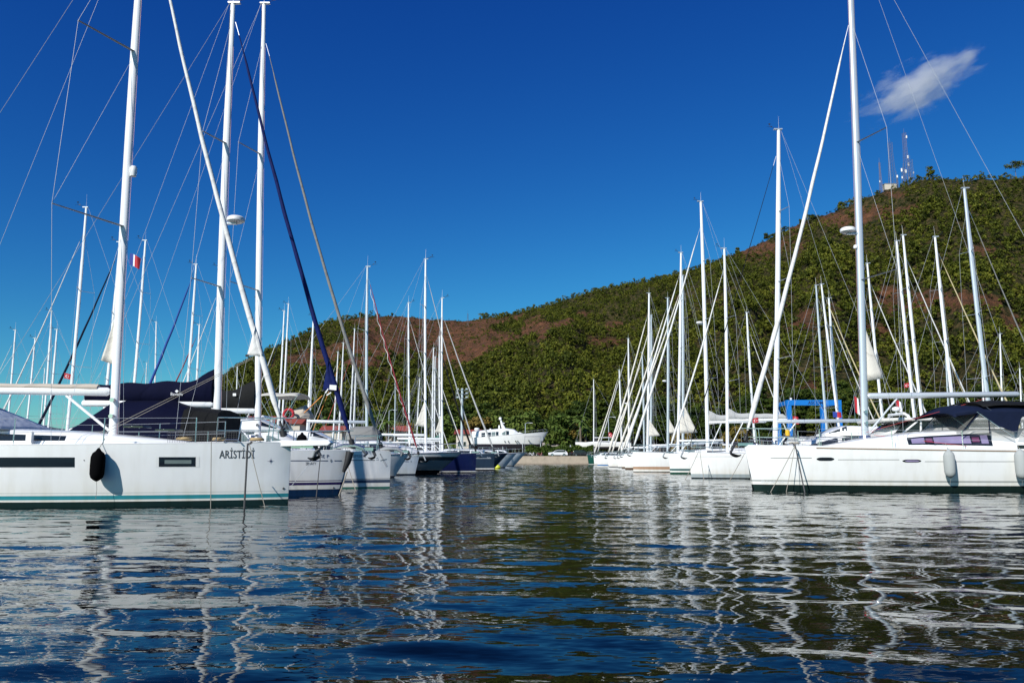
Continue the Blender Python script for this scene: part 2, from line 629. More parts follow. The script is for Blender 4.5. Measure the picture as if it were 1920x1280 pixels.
def radar(parent, p, r=0.3, h=0.22, fwd=1, mastr=0.12):
    """closed-array radar on a bracket in front of the mast"""
    c = Vector((p.x + fwd * (mastr + r + .02), p.y, p.z))
    d = MB().lathe([(0.02, -h / 2), (r * .72, -h / 2), (r * .98, -h * .25), (r, h * .1), (r * .97, h * .3), (r * .8, h * .48), (r * .4, h * .55), (0.01, h * .57)], 20, c).build('radar_dome', PLAST, parent)
    MB().box((p.x + fwd * (mastr + r * .5), p.y, c.z - h / 2 - .03), (r * 1.4, .14, .05)).build('bracket', SPARG, d)
    return d


def pulpit(parent, hull, h=0.62, back=1.5, m=None):
    m = m or STEEL
    xb = hull.xb
    mb = MB()
    r = 0.014
    top = []
    for k in range(9):
        u = k / 8
        a = -1 + 2 * u
        x = xb - 0.05 - back * abs(a) ** 1.6 + 0.12 * (1 - abs(a))
        y = (hull.half_at(min(xb - .02, x)) + 0.02) * (1 if a > 0 else -1) if abs(a) > .05 else 0
        y = max(-hull.half_at(xb - back), min(hull.half_at(xb - back), a * max(abs(y), .16)))
        top.append((x, y, hull.sheer_at(x) + h))
    mb.tube(top, r, 6)
    mid = [(x - .03, y * .95, z - h * .5) for x, y, z in top]
    mb.tube(mid, r * .8, 6)
    for i in (0, 2, 6, 8):
        x, y, z = top[i]
        mb.tube([(x, y, z), (x - .05, y * .9, hull.sheer_at(x) - .01)], r, 6)
    return mb.build('pulpit', m, parent)


def guard(parent, hull, x0, x1, n, h=0.62):
    """stanchions and two guard wires on both sides from x0 (forward) to x1 (aft)"""
    for sd in (-1, 1):
        pts = []
        for k in range(n):
            x = x0 + (x1 - x0) * k / (n - 1)
            y = sd * (hull.half_at(x) - 0.06)
            z = hull.sheer_at(x)
            MB().tube([(x, y, z - .01), (x, y, z + h)], 0.013, 6).build('stanchion', STEEL, parent)
            pts.append((x, y, z))
        for hh in (h, h * .5):
            MB().tube([(x, y, z + hh - .01) for x, y, z in pts], 0.0045, 4).build('guard_wire', WIRE, parent)


def anchor(parent, x, z, m=None, s=1.0, y=0.0, down=0.35):
    """claw anchor stowed on the bow roller, tip hanging forward"""
    m = m or GALV
    ro = MB()
    ro.box((x - .05, y - .07, z + .02), (.55, .012, .10))
    ro.box((x - .05, y + .07, z + .02), (.55, .012, .10))
    ro.tube([(x + .18, y - .08, z), (x + .18, y + .08, z)], .04, 8)
    ro.build('bow_roller', STEEL, parent)
    a = MB()
    tip = Vector((x + .52 * s, y, z - down * s))
    a.tube([(x - .45, y, z + .07), (x + .1, y, z + .06), (x + .35 * s, y, z + .02), tip], [.022, .028, .035, .03], 8, flat=1.5)
    fl = []
    for i in range(7):
        u = i / 6
        w = .20 * s * math.sin(math.pi * min(1, .15 + u * .85)) * (1 - u * .4)
        c = tip + Vector((-.42 * s * u, 0, -.10 * s * math.sin(u * 3.0) - .02))
        fl.append([(c.x, y - w, c.z + w * .5), (c.x, y, c.z), (c.x, y + w, c.z + w * .5), (c.x, y + w * .9, c.z + w * .5 - .015), (c.x, y, c.z - .03), (c.x, y - w * .9, c.z + w * .5 - .015)])
    a.loft(fl, closed=True)
    a.build('anchor', m, parent)


def furl(parent, top, bot, m, rmax=0.09, sag=0.10, name='furled_headsail', clew=None, drum=True):
    top, bot = Vector(top), Vector(bot)
    n = 26
    pts, rs = [], []
    aft = Vector((-1, 0, 0))
    for i in range(n + 1):
        u = i / n
        p = bot.lerp(top, u) + aft * sag * math.sin(math.pi * u)
        p += Vector((mnoise.noise(Vector((u * 9, top.x, 1.3))), mnoise.noise(Vector((u * 9, 4.1, top.z))), 0)) * rmax * .25
        pts.append(p)
        prof = min(1, u / .04 + .35) * (1 - .62 * u) if u < .96 else .2
        rs.append(max(.014, rmax * prof * (1 + .12 * mnoise.noise(Vector((u * 40, top.x, 0))))))
    o = MB().tube(pts, rs, 10).build(name, m, parent)
    MB().tube([top, top + (top - bot).normalized() * 0.05], .012, 5)
    if drum:
        d = (top - bot).normalized()
        MB().tube([bot - d * .42, bot - d * .40, bot - d * .22, bot - d * .2, bot], [.03, .085, .085, .03, .02], 10).build('furling_drum', RUB, parent)
    if clew:
        zf, w, h, hang = clew       # height fraction of the clew, reach aft, patch height up the roll
        c = bot.lerp(top, zf)
        a = bot.lerp(top, zf + h)
        tipp = c + Vector((-w, 0, 0.02))
        mb = MB()
        def fn(u, v):
            p = a.lerp(c, u)
            q = a.lerp(tipp, u ** 1.15)
            r = p.lerp(q, v)
            r.y += 0.05 * math.sin(v * 5 + u * 3) * v - .05
            r.z -= hang * v * (1 - v) * u
            return r
        mb.grid(fn, 10, 6)
        t = mb.build('sail_clew', m, parent)
        sm = t.modifiers.new('thickness', 'SOLIDIFY')
        sm.thickness = .012
        MB().tube([tipp + Vector((-.04, 0, 0)), tipp + Vector((.05, 0, .02))], .03, 6).build('clew_block', RUB, t)
    return o


def spiral(parent, top, bot, m, r0, r1, sag, turns=9):
    top, bot = Vector(top), Vector(bot)
    n = turns * 14
    pts = []
    for i in range(n + 1):
        u = i / n
        p = bot.lerp(top, u) + Vector((-1, 0, 0)) * sag * math.sin(math.pi * u)
        rr = r0 + (r1 - r0) * u
        a = 2 * math.pi * turns * u
        pts.append(p + Vector((math.cos(a), math.sin(a), 0)) * rr)
    return MB().tube(pts, .02, 4).build('spiral_tape', m, parent)


def mainsail_cover(parent, x0, x1, z0, z1, m, hgt, w=0.16, name='sail_cover', rise=0.35):
    """stowed mainsail in its zipped cover along the boom; x0 at the mast"""
    secs = []
    n = 22
    for i in range(n + 1):
        u = i / n
        x = x0 + (x1 - x0) * u
        zb = z0 + (z1 - z0) * u
        h = hgt * (1 - .30 * u) * (1 + .05 * math.sin(u * 21))
        h += rise * max(0, 1 - u * 7)
        if u > .97:
            h *= .6
        ww = w * (1 - .35 * u) * (1 + .1 * math.sin(u * 33))
        ring = []
        for k in range(14):
            a = 2 * math.pi * k / 14
            yy = math.cos(a) * ww * (1 if math.sin(a) < 0 else (1 - .55 * math.sin(a)))
            zz = zb + .02 + (math.sin(a) * .5 + .5) * h - .06
            ring.append((x, yy, zz))
        secs.append(ring)
    return MB().loft(secs, closed=True).build(name, m, parent)


def sprayhood(parent, hull, xf, xa, w, z0, h, m, window=True, sd=1, name='sprayhood'):
    """canvas hood over the companionway: raked front, open aft"""
    def fn(u, v, off=0.0):
        # u 0 front foot .. 1 aft top ; v 0..1 across as an arch
        a = math.pi * v
        prof = math.sin(min(1, u * 1.25) * math.pi / 2)
        x = xf + (xa - xf) * u
        y = math.cos(a) * (w + off) * (1 if abs(math.cos(a)) < .9 else 1)
        y = math.copysign(abs(math.cos(a)) ** .6, math.cos(a)) * (w + off)
        z = z0 + (math.sin(a) ** .45) * (h * prof + off)
        return (x, y, z)
    mb = MB().grid(lambda u, v: fn(u, v), 12, 18)
    o = mb.build(name, m, parent)
    sm = o.modifiers.new('thickness', 'SOLIDIFY')
    sm.thickness = .01
    if window:
        for a, b, c, d in ((.10, .50, .07, .26), (.10, .50, .74, .93), (.06, .42, .36, .64)):
            wd = MB().grid(lambda u, v: fn(a + (b - a) * u, c + (d - c) * v, .012), 5, 5).build('clear_window', CLEARP, o)
    for u in (.45, .98):
        MB().tube([fn(u, v / 16, .004) for v in range(17)], .014, 6).build('hood_frame', STEEL, o)
    return o


def bimini(parent, x0, x1, w, z, m, legs_z, name='bimini'):
    mb = MB()
    def fn(u, v):
        a = 2 * v - 1
        return (x0 + (x1 - x0) * u, w * a, z - .22 * abs(a) ** 3 - .06 * (2 * u - 1) ** 2 + .03 * math.sin(u * 9))
    mb.grid(fn, 10, 12)
    o = mb.build(name, m, parent)
    sm = o.modifiers.new('thickness', 'SOLIDIFY')
    sm.thickness = .012
    xm = (x0 + x1) / 2
    for u in (.03, .5, .97):
        fr = MB().tube([(xm, -w * .98, legs_z)] + [(fn(u, v / 12)[0], fn(u, v / 12)[1], fn(u, v / 12)[2] - .02) for v in range(13)] + [(xm, w * .98, legs_z)], .013, 6)
        fr.build('bimini_frame', STEEL, o)
    return o


def masthead(parent, top, fwd=1, ant=0.9, vane=True, r=.006):
    mb = MB().tube([top, top + Vector((0, .06, ant))], [r, r * .5], 5)
    mb.build('antenna', PLAST, parent)
    if vane:
        v = MB()
        a = top + Vector((fwd * .08, 0, .02))
        b = top + Vector((fwd * .55, 0, .16))
        v.tube([a, b], r * 1.3, 5)
        v.tube([b, b + Vector((0, 0, .12))], r * 1.3, 5)
        v.lathe([(.01, 0), (.06, .01), (.065, .04), (.01, .05)], 8, b + Vector((0, 0, .12)))
        v.slab([b + Vector((-.16, -.004, -.05)), b + Vector((-.02, -.004, -.02)), b + Vector((-.16, -.004, .03))], (0, .008, 0))
        v.tube([b + Vector((-.1, 0, -.02)), b + Vector((.16, 0, -.02))], r, 4)
        v.build('wind_vane', RUB, parent)


def sailboat(label, D, side, mast, bow=None, group=None, name='sailing_yacht', lod=1, L=None, B=None, fb=1.35, fs=1.25, rake=0.1,
             hullm='gelcoat_plain', spar=None, mr=0.1, spr=None, sprl=None, sweep=0.35, stay=None, sailm=None, sailr=.08, sag=.12,
             boomz=None, booml=None, cover=None, coverh=.4, boommat=None, yaw=0.0, hood=None, bim=None, tack=.15, clew=None, mainclew=None,
             radar_y=None, staff=True, colorbands=None, house_h=.38, anch=True, vane=True, ant=.8, base_y=820, full=.85, wirer=None, flare=.32):
    """side=+1: bow towards +X. mast=(x_top, y_top, x_base) in photograph pixels at distance D"""
    xt, yt, xbp = mast
    base = at(xbp, base_y, D)
    top = at(xt, yt, D)
    org = Vector((base.x, D, 0))
    rz = 0.0 if side > 0 else math.pi
    root = empty(name, org, rz + yaw, label, 'sailboat', group)
    lx = lambda X: (X - org.x) * side
    mh = top.z
    tx = lx(top.x)
    if bow is not None:
        xb = lx(gx(bow, D))
        if L is None:
            L = min(15, max(10.0, xb / .40))
    else:
        L = L or 12
        xb = L * .42
    B = B or L * .31
    hull = Hull(xb, L, B, fb, fs, rake, flare=flare, full=full)
    near = -side
    wr = wirer or (0.0045 + 0.00005 * D)
    spar = spar or SPAR
    ho = hull.mesh(34 if lod < 2 else 16, 8 if lod < 2 else 4).build('hull', hullm, root)
    hull.deck().build('deck', GELN, root)
    if lod < 2:
        for sd in (-1, 1):
            MB().tube([(xb - t * L - .02, sd * (hull.half(t) - .01), hull.sheer(t) + .012) for t in [(i / 24) ** 1.2 for i in range(25)]], .016, 5).build('toe_rail', SPARG if lod else GEL, root)
    # cabin top
    z0f = lambda x: hull.sheer_at(x) - .02
    xf = xb - L * .20
    xa = xb - L * .74
    wB = B * .34
    st = [(xf, wB * .25, z0f(xf), z0f(xf) + .10), (xf - L * .08, wB * .72, z0f(xf - L * .08), z0f(xf) + house_h * .55),
          (xf - L * .20, wB * .98, z0f(xf - L * .2), z0f(xf) + house_h * .92), (xf - L * .36, wB * 1.02, z0f(xf - L * .36), z0f(xf) + house_h * 1.12),
          (xa + .25, wB * .98, z0f(xa), z0f(xf) + house_h * 1.15), (xa, wB * .95, z0f(xa), z0f(xf) + house_h * .85)]
    house = House(st)
    house.mesh().build('cabin_roof', GEL, root)
    for sd in ((near, -near) if lod < 2 else (near,)):
        house.patch(xf - L * .20, xf - L * .42, .30, .74, sd, taper0=.7, taper1=1.0).build('cabin_window', GLASS, root)
    # cockpit coaming
    cw = B * .36
    coam = [(xa - .02, cw, z0f(xa), z0f(xa) + .32), (xa - L * .1, cw, z0f(xa), z0f(xa) + .30), (xb - L * .96, cw * .9, z0f(xb - L), z0f(xa) + .22)]
    House(coam, .1).mesh().build('cockpit_coaming', GEL, root)
    # mast
    dz = hull.sheer_at(0) + house_h * .8
    mbot = Vector((0, 0, dz - .1))
    mtop = Vector((tx, 0, mh))
    pts, rs = [], []
    for i in range(13):
        u = i / 12
        pts.append(mbot.lerp(mtop, u) + Vector((-.05 * math.sin(math.pi * u), 0, 0)))
        rs.append(mr * (1 if u < .72 else 1 - .35 * (u - .72) / .28))
    mo = MB().tube(pts, rs, 14, flat=.68, up=(0, 1, 0)).build('mast', spar, root)
    mp = lambda z: mbot.lerp(mtop, (z - mbot.z) / (mtop.z - mbot.z)) + Vector((-.05 * math.sin(math.pi * (z - mbot.z) / (mtop.z - mbot.z)), 0, 0))
    if yt > -30:
        MB().box(mtop + Vector((.05, 0, -.02)), (mr * 3.4, mr * 1.2, .05)).build('masthead_crane', SPARG, root)
        masthead(root, mtop, 1, ant, vane, .006 if D < 60 else .012)
    if lod == 0:
        q0, q1 = mbot + Vector((-mr * .72, near * mr * .42, .3)), mbot.lerp(mtop, .98) + Vector((-mr * .60, near * mr * .40, 0))
        MB().tube([q0, q0.lerp(q1, .5) + Vector((-.05, 0, 0)), q1], .011, 4).build('mast_track', DARKSP, root)
        for zz_ in (.55, .95):
            c_ = mbot + Vector((.0, near * (mr * .9), zz_))
            MB().tube([c_, c_ + Vector((0, near * .10, 0))], .055, 12).build('mast_winch', STEEL, root)
        MB().tube([mbot + Vector((0, 0, -.02)), mbot + Vector((0, 0, .10))], [mr * 1.7, mr * 1.4], 14).build('mast_collar', STEEL, root)
        MB().tube([mbot + Vector((-mr * .9, .03, 0)), mp(mh * .55) + Vector((-mr * .95, .03, 0)), mp(mh * .98) + Vector((-mr * .8, .03, 0))], .006, 5).build('halyard', ROPEW, root)
        MB().tube([mbot + Vector((mr * 1.1, near * .04, 0)), mp(mh * .9) + Vector((mr * .9, near * .04, 0))], .005, 5).build('halyard', WIREP, root)
    # spreaders
    if spr is None:
        spz = [mh * .40, mh * .68] if mh < 17 else [mh * .33, mh * .55, mh * .77]
    else:
        spz = [at(xbp + (xt - xbp) * (base_y - y) / (base_y - yt), y, D).z for y in spr]
    spl = sprl or [B * .34 * (1 - .18 * i) for i in range(len(spz))]
    tips = {}
    for i, z in enumerate(spz):
        c = mp(z)
        for sd in (-1, 1):
            tip = c + Vector((-sweep * spl[i] - .02, sd * spl[i], .04))
            tips[(i, sd)] = tip
            MB().tube([c + Vector((0, sd * mr * .4, 0)), tip], [.05 if lod < 2 else .04, .032], 8, flat=.35, up=(0, 0, 1)).build('spreader', DARKSP if lod == 0 else SPARG, root)
    # stay / hounds
    if stay is None:
        stay_z = mh * .93
        st_p = mp(stay_z) + Vector((mr, 0, 0))
    else:
        sp_ = at(stay[0], stay[1], D)
        st_p = Vector((mp(sp_.z).x + mr, 0, sp_.z))
    cap = mp(min(mh * .97, st_p.z + .1))
    for sd in (-1, 1):
        ch = Vector((-.35 - sweep * .6, sd * (hull.half_at(-.4) - .09), hull.sheer_at(-.4)))
        seq = [ch] + [tips[(i, sd)] for i in range(len(spz))] + [cap]
        wire(root, seq, wr, name='shroud')
        wire(root, [ch + Vector((.15, 0, 0)), mp(spz[0]) + Vector((0, 0, -.1))], wr * .8, name='lower_shroud')
        if len(spz) > 1 and lod < 2:
            for i in range(len(spz) - 1):
                wire(root, [tips[(i, sd)], mp(spz[i + 1]) + Vector((0, 0, -.1))], wr * .8, name='diagonal_stay')
    sx = xb - L * .97
    wire(root, [mtop + Vector((-.1, 0, 0)), Vector((sx + 1.2, 0, hull.sheer_at(sx) + 3.2)), Vector((sx, .9, hull.sheer_at(sx)))], wr, name='backstay')
    if lod < 2:
        wire(root, [Vector((sx + 1.2, 0, hull.sheer_at(sx) + 3.2)), Vector((sx, -.9, hull.sheer_at(sx)))], wr, name='backstay')
    bot = Vector((xb - tack, 0, hull.fb + .55))
    if not sailm:
        wire(root, [st_p, Vector((xb - .12, 0, hull.fb))], wr * 1.3, name='forestay')
    if sailm:
        d = (st_p - bot)
        ft = bot + d * .965
        wire(root, [st_p, ft], .014, m=STEEL, name='forestay')
        furl(root, ft, bot, sailm, sailr, sag, clew=clew, drum=lod < 2)
    # boom
    bz = boomz if boomz else dz + 1.25
    bl = booml or L * .34
    bm = boommat or spar
    b0 = Vector((-mr - .05, 0, bz))
    b1 = Vector((-bl, 0, bz + .06))
    MB().tube([b0, b0 + Vector((-.06, 0, 0)), b1 + Vector((.06, 0, 0)), b1], [.06, .095, .09, .06], 10, flat=1.15, up=(0, 0, 1)).build('boom', bm, root)
    if lod < 2:
        MB().tube([(-mr, 0, dz + .1), (-1.25, 0, bz - .1)], .035, 8).build('boom_vang', spar, root)
        wire(root, [mtop + Vector((-.12, 0, 0)), b1 + Vector((0, 0, .05))], wr * .8, name='topping_lift')
    if cover:
        mainsail_cover(root, b0.x - .02, b1.x + .1, bz + .1, bz + .16, cover, coverh)
    if mainclew:
        zb, zt, w = mainclew
        m_ = MB()
        def fn(u, v):
            z = zt + (zb - zt) * u
            p = mp(z) + Vector((-mr * .8, 0, 0))
            p.x -= w * (u ** 1.05) * v
            p.z += .1 * v * u
            p.y += .04 * math.sin(v * 4) * u
            return p
        m_.grid(fn, 8, 6)
        t = m_.build('mainsail_clew', CREAM, root)
        sm = t.modifiers.new('thickness', 'SOLIDIFY')
        sm.thickness = .012
    if radar_y:
        z = at(xt, radar_y, D).z
        radar(root, mp(z), .28, .2, 1, mr)
    if lod < 2:
        pulpit(root, hull)
        guard(root, hull, xb - L * .16, xb - L * .93, 6 if lod == 0 else 5)
        if anch:
            anchor(root, xb - .02, hull.fb + .06, s=.9)
    else:
        pulpit(root, hull, m=STEEL)
    if hood:
        sprayhood(root, hull, xa + L * .08, xa - L * .04, B * .33, hull.sheer_at(xa) + house_h * .7, .75, hood, sd=near, window=lod < 2)
    if bim:
        bimini(root, xa - L * .06, xb - L * .95, B * .36, hull.sheer_at(xa) + 2.05, bim, hull.sheer_at(xa) + .3)
    return dict(root=root, hull=hull, house=house, mp=mp, near=near, org=org, side=side, xb=xb, L=L, B=B, D=D, lx=lx, dz=dz, bz=bz, mtop=mtop, tips=tips, bl=bl, house_st=st)


# ================================================================== SETTING
# ---- water
def water_material():
    m, nt, b = nodes_of('marina_water')
    tc = nt.nodes.new('ShaderNodeTexCoord')
    b.inputs['Base Color'].default_value = (0.0006, 0.002, 0.0025, 1)
    b.inputs['Roughness'].default_value = 0.015
    b.inputs['IOR'].default_value = 1.28
    b.inputs['Specular IOR Level'].default_value = 0.5
    def vmath(op, *ins):
        n = nt.nodes.new('ShaderNodeVectorMath')
        n.operation = op
        for k, q in enumerate(ins):
            if isinstance(q, tuple):
                n.inputs[k].default_value = q
            else:
                nt.links.new(q, n.inputs[k])
        return n.outputs[0]
    def layer(sx, sy, rot, detail, ax, ay, dist=0.0, rough=.5, mask=None, loc=(0, 0, 0)):
        """one train of wavelets given directly as surface slopes (so distant water keeps its chop)"""
        mp = nt.nodes.new('ShaderNodeMapping')
        mp.inputs['Scale'].default_value = (sx, sy, 1)
        mp.inputs['Location'].default_value = loc
        mp.inputs['Rotation'].default_value = (0, 0, math.radians(rot))
        nt.links.new(tc.outputs['Object'], mp.inputs[0])
        nz = nt.nodes.new('ShaderNodeTexNoise')
        nz.inputs['Scale'].default_value = 1.0
        nz.inputs['Detail'].default_value = detail
        nz.inputs['Roughness'].default_value = rough
        nz.inputs['Distortion'].default_value = dist
        nt.links.new(mp.outputs[0], nz.inputs['Vector'])
        v = vmath('MULTIPLY', vmath('SUBTRACT', nz.outputs['Color'], (.5, .5, .5)), (ax, ay, 0))
        if mask is not None:
            sc = nt.nodes.new('ShaderNodeVectorMath')
            sc.operation = 'SCALE'
            nt.links.new(v, sc.inputs[0])
            nt.links.new(mask, sc.inputs['Scale'])
            v = sc.outputs[0]
        return v
    def patches(sx, sy, lo, hi, t0, t1, loc):
        pm = nt.nodes.new('ShaderNodeMapping')
        pm.inputs['Scale'].default_value = (sx, sy, 1)
        pm.inputs['Location'].default_value = loc
        nt.links.new(tc.outputs['Object'], pm.inputs[0])
        pn = nt.nodes.new('ShaderNodeTexNoise')
        pn.inputs['Scale'].default_value = 1.0
        pn.inputs['Detail'].default_value = 3
        nt.links.new(pm.outputs[0], pn.inputs['Vector'])
        pr = nt.nodes.new('ShaderNodeMapRange')
        pr.inputs['From Min'].default_value = lo
        pr.inputs['From Max'].default_value = hi
        pr.inputs['To Min'].default_value = t0
        pr.inputs['To Max'].default_value = t1
        nt.links.new(pn.outputs[0], pr.inputs['Value'])
        return pr.outputs[0]
    gust = patches(.09, .20, .44, .60, .22, 1.15, (3.3, 1.2, 0))
    total = layer(.30, .80, 6, 0.0, .05, .07)
    for lv in (layer(.85, 2.8, -9, 1.0, .07, .10, .5),
               layer(1.9, 8.5, 7, 1.0, .05, .12, .3, mask=patches(.2, .4, .40, .60, .35, 1.0, (1, 5, 0))),
               layer(8, 26, -4, 1.0, .06, .20, mask=gust)):
        total = vmath('ADD', total, lv)
    geo = nt.nodes.new('ShaderNodeNewGeometry')
    nrm = vmath('NORMALIZE', vmath('ADD', total, geo.outputs['Normal']))
    nt.links.new(nrm, b.inputs['Normal'])
    return m


MATS['water'] = water_material()
def fbm(x, y, seed, octs=5, f=1.0):
    """value-noise fbm on numpy arrays"""
    rng = np.random.RandomState(seed)
    tot = np.zeros_like(x, dtype=float)
    amp = 1.0
    s = 0
    for o in range(octs):
        G = rng.rand(256, 256)
        xx = x * f
        yy = y * f
        xi = np.floor(xx).astype(int)
        yi = np.floor(yy).astype(int)
        fx = xx - xi
        fy = yy - yi
        fx = fx * fx * (3 - 2 * fx)
        fy = fy * fy * (3 - 2 * fy)
        g = lambda a, b: G[a % 256, b % 256]
        v = (g(xi, yi) * (1 - fx) + g(xi + 1, yi) * fx) * (1 - fy) + (g(xi, yi + 1) * (1 - fx) + g(xi + 1, yi + 1) * fx) * fy
        tot += (v - .5) * amp
        s += amp
        amp *= .5
        f *= 2.03
    return tot / s * 2


def wave_height(X, Y, seed=5, n=46):
    """sum of small gravity wavelets, crests lying mostly across the channel"""
    rg = np.random.RandomState(seed)
    Z = np.zeros(X.shape, dtype=np.float32)
    for i in range(n):
        lam = .32 * (1.55 / .32) ** rg.rand()
        th = rg.normal(0, .72)                     # travel direction away from +Y
        if rg.rand() < .5:
            th += math.pi
        k = 2 * math.pi / lam
        kx, ky = k * math.sin(th) * .8, k * math.cos(th)
        slope = SLOPE / math.sqrt(n / 2)
        Z += (slope / k * np.sin(kx * X + ky * Y + rg.rand() * 6.283)).astype(np.float32)
    return Z


SLOPE = .040
def water_sheet():
    ys = [2.6]
    while ys[-1] < 186:
        ys.append(ys[-1] + .016 + .00125 * ys[-1])
    ys = np.array(ys, dtype=np.float32)
    us = np.linspace(-.80, .80, 820).astype(np.float32)
    U, YY = np.meshgrid(us, ys, indexing='ij')
    XX = U * YY
    # gusts: livelier and calmer areas
    g = 1.0 + .55 * fbm(XX * .07 + 50, YY * .16 + 50, 77, 3)
    Z = wave_height(XX, YY) * g.astype(np.float32)
    edge = np.clip((.80 - np.abs(U)) / .03, 0, 1) * np.clip((YY - 2.6) / .5, 0, 1) * np.clip((186 - YY) / 8, 0, 1)
    Z *= edge
    n, k = U.shape
    co = np.stack([XX, YY, Z], -1).astype(np.float32)
    idx = np.arange(n * k, dtype=np.int32).reshape(n, k)
    f = np.stack([idx[:-1, :-1], idx[1:, :-1], idx[1:, 1:], idx[:-1, 1:]], -1).reshape(-1, 4)
    me = bpy.data.meshes.new('water')
    me.vertices.add(n * k)
    me.vertices.foreach_set('co', co.ravel())
    me.loops.add(f.size)
    me.loops.foreach_set('vertex_index', f.ravel())
    me.polygons.add(len(f))
    me.polygons.foreach_set('loop_start', np.arange(0, f.size, 4, dtype=np.int32))
    me.update(calc_edges=True)
    me.shade_smooth()
    me.materials.append(MATS['water'])
    o = bpy.data.objects.new('water', me)
    scene.collection.objects.link(o)
    tag(o, kind='structure')
    print('water verts', n * k)
    # flat remainder out to the horizon, butted against the edges of the rippled sheet
    ym = float(ys[-1])
    y0 = 2.6
    w = MB()
    w.add([(-9000, -3000, 0), (9000, -3000, 0), (9000, y0, 0), (-9000, y0, 0)], [(0, 1, 2, 3)])
    w.add([(-9000, y0, 0), (-.8 * y0, y0, 0), (-.8 * ym, ym, 0), (-9000, ym, 0)], [(0, 1, 2, 3)])
    w.add([(.8 * y0, y0, 0), (9000, y0, 0), (9000, ym, 0), (.8 * ym, ym, 0)], [(0, 1, 2, 3)])
    w.add([(-9000, ym, 0), (9000, ym, 0), (9000, 12000, 0), (-9000, 12000, 0)], [(0, 1, 2, 3)])
    tag(w.build('water', 'water', smooth=False), kind='structure')


water_sheet()

# ---- hill
SKY_PX = [(380, 742), (430, 702), (480, 672), (540, 640), (600, 612), (650, 599), (700, 591), (760, 592), (810, 598), (870, 603), (905, 598), (935, 594), (1000, 580), (1050, 564),
          (1130, 540), (1180, 532), (1230, 525), (1290, 508), (1360, 482), (1400, 466), (1440, 448), (1500, 418), (1560, 398), (1640, 362), (1700, 344), (1745, 332), (1800, 336), (1850, 334), (1920, 334), (2100, 330), (2400, 400)]
def ridge_y(px):
    return np.interp(px, [380, 700, 900, 1000, 1300, 1600, 1920, 2400], [780, 860, 930, 900, 760, 640, 600, 600])
_u, _e = [], []
for px, py in SKY_PX:
    p = at(px, py, 1.0)
    _u.append(p.x)
    _e.append(p.z - HC)
_u = np.array(_u)
_e = np.array(_e)
Y0 = 236.0


def hill_z(X, Y):
    u = X / Y
    px = 960 + u * F * .985
    e = np.interp(u, _u, _e, left=-.02, right=_e[-1])
    e = np.where(u < _u[0], np.maximum(-.03, _e[0] - (_u[0] - u) * .9), e)
    Yr = ridge_y(px)
    zr = e * Yr + HC
    t = (Y - Y0) / (Yr - Y0)
    tt = np.clip(t, 0, 1)
    s = tt ** 1.12 * (1 - .10 * np.sin(tt * np.pi))
    ravine = fbm(u * 14 + Y * .0006, Y * .0016, 3, 4)
    rough = fbm(X * .02, Y * .02, 5, 5)
    env = np.sin(np.pi * np.clip(tt, 0, 1)) ** .8
    z = 1.7 + (zr - 1.7) * s + env * (ravine * 26 + rough * 9) * np.clip(zr / 160, .1, 1.2)
    z += rough * 1.6 * np.clip(t * 5, 0, 1)
    over = np.clip(t - 1, 0, 3)
    z -= over * over * zr * 1.6 + over * 30
    return np.where(t <= 0, 1.7, z)


def px_of(X, Y, Z):
    """photograph pixel of world points (used only to find where the bare red soil lies)"""
    c, s = math.cos(PITCH), math.sin(PITCH)
    dz = Z - HC
    dep = Y * c + dz * s
    up = -Y * s + dz * c
    return 960 + F * X / dep, 640 - F * up / dep


BARE = [  # centre x, y, radius x, y, strength (red ground)
    (790, 620, 105, 32, 1.1), (700, 640, 60, 40, .85), (880, 625, 80, 30, 1.1), (860, 655, 80, 25, .9), (1005, 617, 26, 20, 1.3), (930, 640, 60, 28, .7), (955, 600, 50, 12, .5), (600, 665, 60, 25, .6), (560, 680, 60, 20, .6),
    (720, 718, 20, 5, 1.0), (1095, 588, 22, 9, .8), (1145, 612, 16, 9, .9), (1420, 460, 40, 12, .8), (1350, 490, 40, 8, .4), (1470, 425, 40, 14, .6), (1560, 410, 30, 14, .7), (1680, 365, 30, 9, .6), (1500, 600, 35, 30, .6), (1480, 575, 25, 20, .5),
    (1760, 560, 70, 16, .75), (1850, 565, 60, 16, .55), (1690, 580, 40, 14, .6), (1660, 545, 25, 12, .5), (1400, 470, 60, 16, .6), (1010, 570, 60, 10, .35), (1160, 560, 50, 9, .35), (660, 690, 60, 20, .4), (840, 690, 60, 18, .3), (1520, 735, 40, 26, .55), (1330, 760, 30, 22, .3),
    (1120, 640, 60, 10, .25), (620, 655, 110, 40, .50), (1000, 600, 90, 18, .40), (1640, 400, 60, 20, .45), (1450, 470, 60, 28, .45), (1720, 565, 150, 24, .45), (1240, 560, 70, 10, .35), (940, 670, 90, 18, .35), (1570, 640, 60, 12, .35), (1350, 650, 50, 10, .3), (500, 700, 50, 25, .5), (1060, 655, 30, 12, .3), (1640, 620, 40, 15, .3), (1840, 470, 30, 12, .3), (1900, 610, 30, 30, .5)]


def bare(X, Y, Z):
    px, py = px_of(X, Y, Z)
    v = np.zeros_like(X, dtype=float)
    for cx, cy, rx, ry, st in BARE:
        d = ((px - cx) / rx) ** 2 + ((py - cy) / ry) ** 2
        v = np.maximum(v, st * np.exp(-d * .8))
    return 1.28 * v * (1.0 + .5 * fbm(X * .012, Y * .012, 31, 3)) + .60 * fbm(X * .03, Y * .03, 11, 5) - .08


